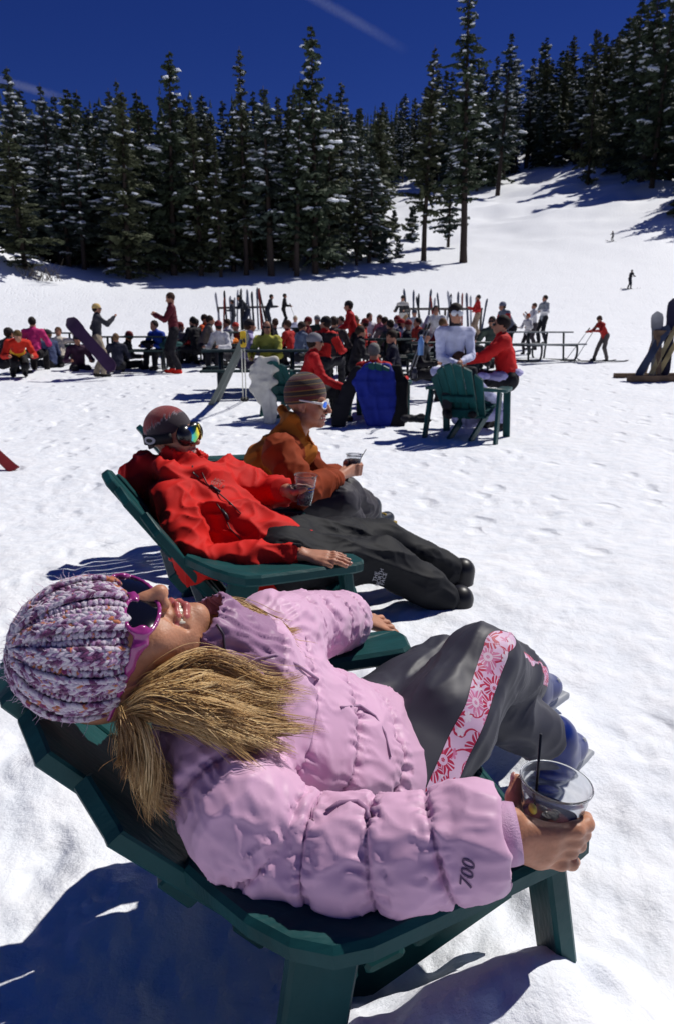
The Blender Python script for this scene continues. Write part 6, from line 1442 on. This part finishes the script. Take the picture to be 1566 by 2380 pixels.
# ---------------------------------------------------------------- garments hung or lying about
def garment(name, build, lo, hi, m, label, cat='jacket', h=.011, fold=(.16, .020, (0, 0, 1), 3.5)):
    S = Sdf(lo, hi, h); build(S); V, F, T = S.mesh(2); V = creases(V, normals(V, F), fold[0], fold[1], fold[2], fold[3], len(label), .5, 1.6); return mesh_obj(name, V, F, m, None, True, label=label, cat=cat)
def hang(px, tt, label, m, name='hung_jacket'):
    """a coat hung over a chair back; px = outline rows (x0, x1, y) in print pixels at depth tt"""
    pts = [(np.array(P(a, y, tt)), np.array(P(b, y, tt))) for a, b, y in px]; al = np.array([q for p in pts for q in p])
    def bld(S):
        for (a0, b0), (a1, b1) in zip(pts[:-1], pts[1:]):
            for u in np.linspace(0, 1, 11): S.cap(a0*(1-u)+b0*u, a1*(1-u)+b1*u, .034, .034, .03, 0, ((0.1, 1, 0), .8))
    return garment(name, bld, al.min(0)-.15, al.max(0)+.15, m, label)
tc6 = proj(C6.location)[2]-.84
hang([(848, 902, 850), (834, 910, 868), (822, 914, 890), (838, 914, 925), (848, 910, 955), (856, 902, 985)], tc6, 'royal blue jacket hung over the back of the chair', cmat((34, 48, 140)))
hang([(826, 832, 858), (800, 822, 900), (785, 805, 945), (778, 795, 985)], tc6+.03, 'black jacket sleeve side hanging left of the royal blue jacket', cmat((24, 24, 30)))
hang([(905, 925, 856), (912, 940, 890), (918, 940, 950), (905, 932, 1000)], tc6+.02, 'black jacket hanging right of the royal blue jacket', cmat((22, 22, 26)))
tc5 = proj(C5.location)[2]-.80
hang([(604, 642, 836), (590, 644, 856), (586, 622, 872), (594, 640, 888), (588, 620, 904), (604, 636, 926), (616, 640, 950), (620, 634, 978)], tc5, 'off-white jacket draped over the chair corner behind the striped beanie', cmat((205, 202, 190)))
def heap(px, py, tt, sz, col, label, name='folded_jacket'):
    c = np.array(P(px, py, tt)); r = np.random.default_rng(int(px))
    def bld(S):
        for _ in range(7): S.ell(c+r.normal(0, 1, 3)*np.array([sz*.45, sz*.3, sz*.12]), np.array([sz*.5, sz*.4, sz*.22])*r.uniform(.7, 1.1), None, .03, 0)
    return garment(name, bld, c-sz*2, c+sz*2, cmat(col), label, 'jacket', .014, (.1, .02, None, 1))
heap(520, 792, proj(on_ground(520, 838))[2]-.2, .30, (225, 120, 30), 'orange jacket lying on the table beside the taupe jacket')
heap(395, 802, proj(on_ground(395, 858))[2]-.4, .30, (45, 85, 85), 'teal cloth hanging on the table beside the red boots')
heap(345, 800, proj(on_ground(345, 858))[2]-.1, .24, (30, 34, 44), 'dark bag on the table under the blue jacket', 'bag')
heap(700, 768, proj(on_ground(720, 822))[2], .26, (40, 44, 50), 'dark pack on the table beyond the yellow jacket', 'bag')
heap(960, 972, proj(on_ground(960, 1000))[2], .17, (40, 40, 46), 'dark helmet bag on the snow beside the chair with jackets', 'bag')
# lilac jacket spread over the lounging woman's lap
heap(1160, 880, proj(C4.location)[2]+.15, .26, (165, 162, 205), 'pale lilac jacket over the knees of the lounging woman')
# leafless bush on the bank
g3 = on_ground(88, 650); rb = np.random.default_rng(4); mb = MB()
for i in range(60):
    a = rb.uniform(0, 6.28); L = rb.uniform(.6, 1.7); d = np.array([math.cos(a)*rb.uniform(.2, .9), math.sin(a)*.5, rb.uniform(.5, 1)]); d /= np.linalg.norm(d); p0 = np.array(g3)+rb.normal(0, .5, 3)*[1.6, .5, 0]; p1 = p0+d*L*.5; p2 = p0+d*L+rb.normal(0, .15, 3); mb.tube([p0-[0, 0, .1], p1, p2], [.02, .014, .005], 4, False)
bs = mb.build('bush', mat('twig', (.10, .085, .07), rough=.9), None, True, label='thin leafless bush poking out of the snow bank at left', cat='bush')
# ---------------------------------------------------------------- vapour trails
def contrail(a, b, w, dens, label):
    a = Vector(a); b = Vector(b); d = b-a; L = d.length; m = bpy.data.materials.new('vapour'); m.use_nodes = True; t = m.node_tree; t.nodes.clear(); o = t.nodes.new('ShaderNodeOutputMaterial'); v = t.nodes.new('ShaderNodeVolumePrincipled'); v.inputs['Color'].default_value = (.9, .93, 1, 1); v.inputs['Anisotropy'].default_value = .2
    tc = t.nodes.new('ShaderNodeTexCoord'); sx = t.nodes.new('ShaderNodeSeparateXYZ'); t.links.new(tc.outputs['Object'], sx.inputs[0])
    def mth(op, x, y=None):
        n = t.nodes.new('ShaderNodeMath'); n.operation = op
        for i, q in enumerate((x, y)):
            if q is None: continue
            if isinstance(q, (int, float)): n.inputs[i].default_value = q
            else: t.links.new(q, n.inputs[i])
        return n.outputs[0]
    r2 = mth('ADD', mth('MULTIPLY', sx.outputs[0], sx.outputs[0]), mth('MULTIPLY', sx.outputs[1], sx.outputs[1])); fall = mth('MAXIMUM', mth('SUBTRACT', 1.0, mth('DIVIDE', r2, w*w)), 0.0)
    n = t.nodes.new('ShaderNodeTexNoise'); n.inputs['Scale'].default_value = 2.2/w; n.inputs['Detail'].default_value = 2; t.links.new(tc.outputs['Object'], n.inputs['Vector'])
    zf = mth('MINIMUM', mth('DIVIDE', mth('SUBTRACT', L, sx.outputs[2]), L*.45), 1.0)
    t.links.new(mth('MULTIPLY', mth('MULTIPLY', mth('POWER', fall, 1.6), zf), mth('MULTIPLY', mth('MULTIPLY', n.outputs[0], 2), dens)), v.inputs['Density']); t.links.new(v.outputs[0], o.inputs['Volume'])
    mb = MB(); mb.tube([Vector((0, 0, 0)), Vector((0, 0, L))], w, 14); ob = mb.build('contrail', m, None, True, label=label, cat='contrail'); ob.location = a; ob.rotation_mode = 'QUATERNION'; ob.rotation_quaternion = d.to_track_quat('Z', 'Y')
contrail(P(-60, 168, 5000), P(190, 240, 5200), 42, .0035, 'faint vapour trail low in the sky at the left')
contrail(P(690, -30, 5000), P(950, 122, 5400), 50, .0016, 'faint vapour trail slanting down from the top of the sky')
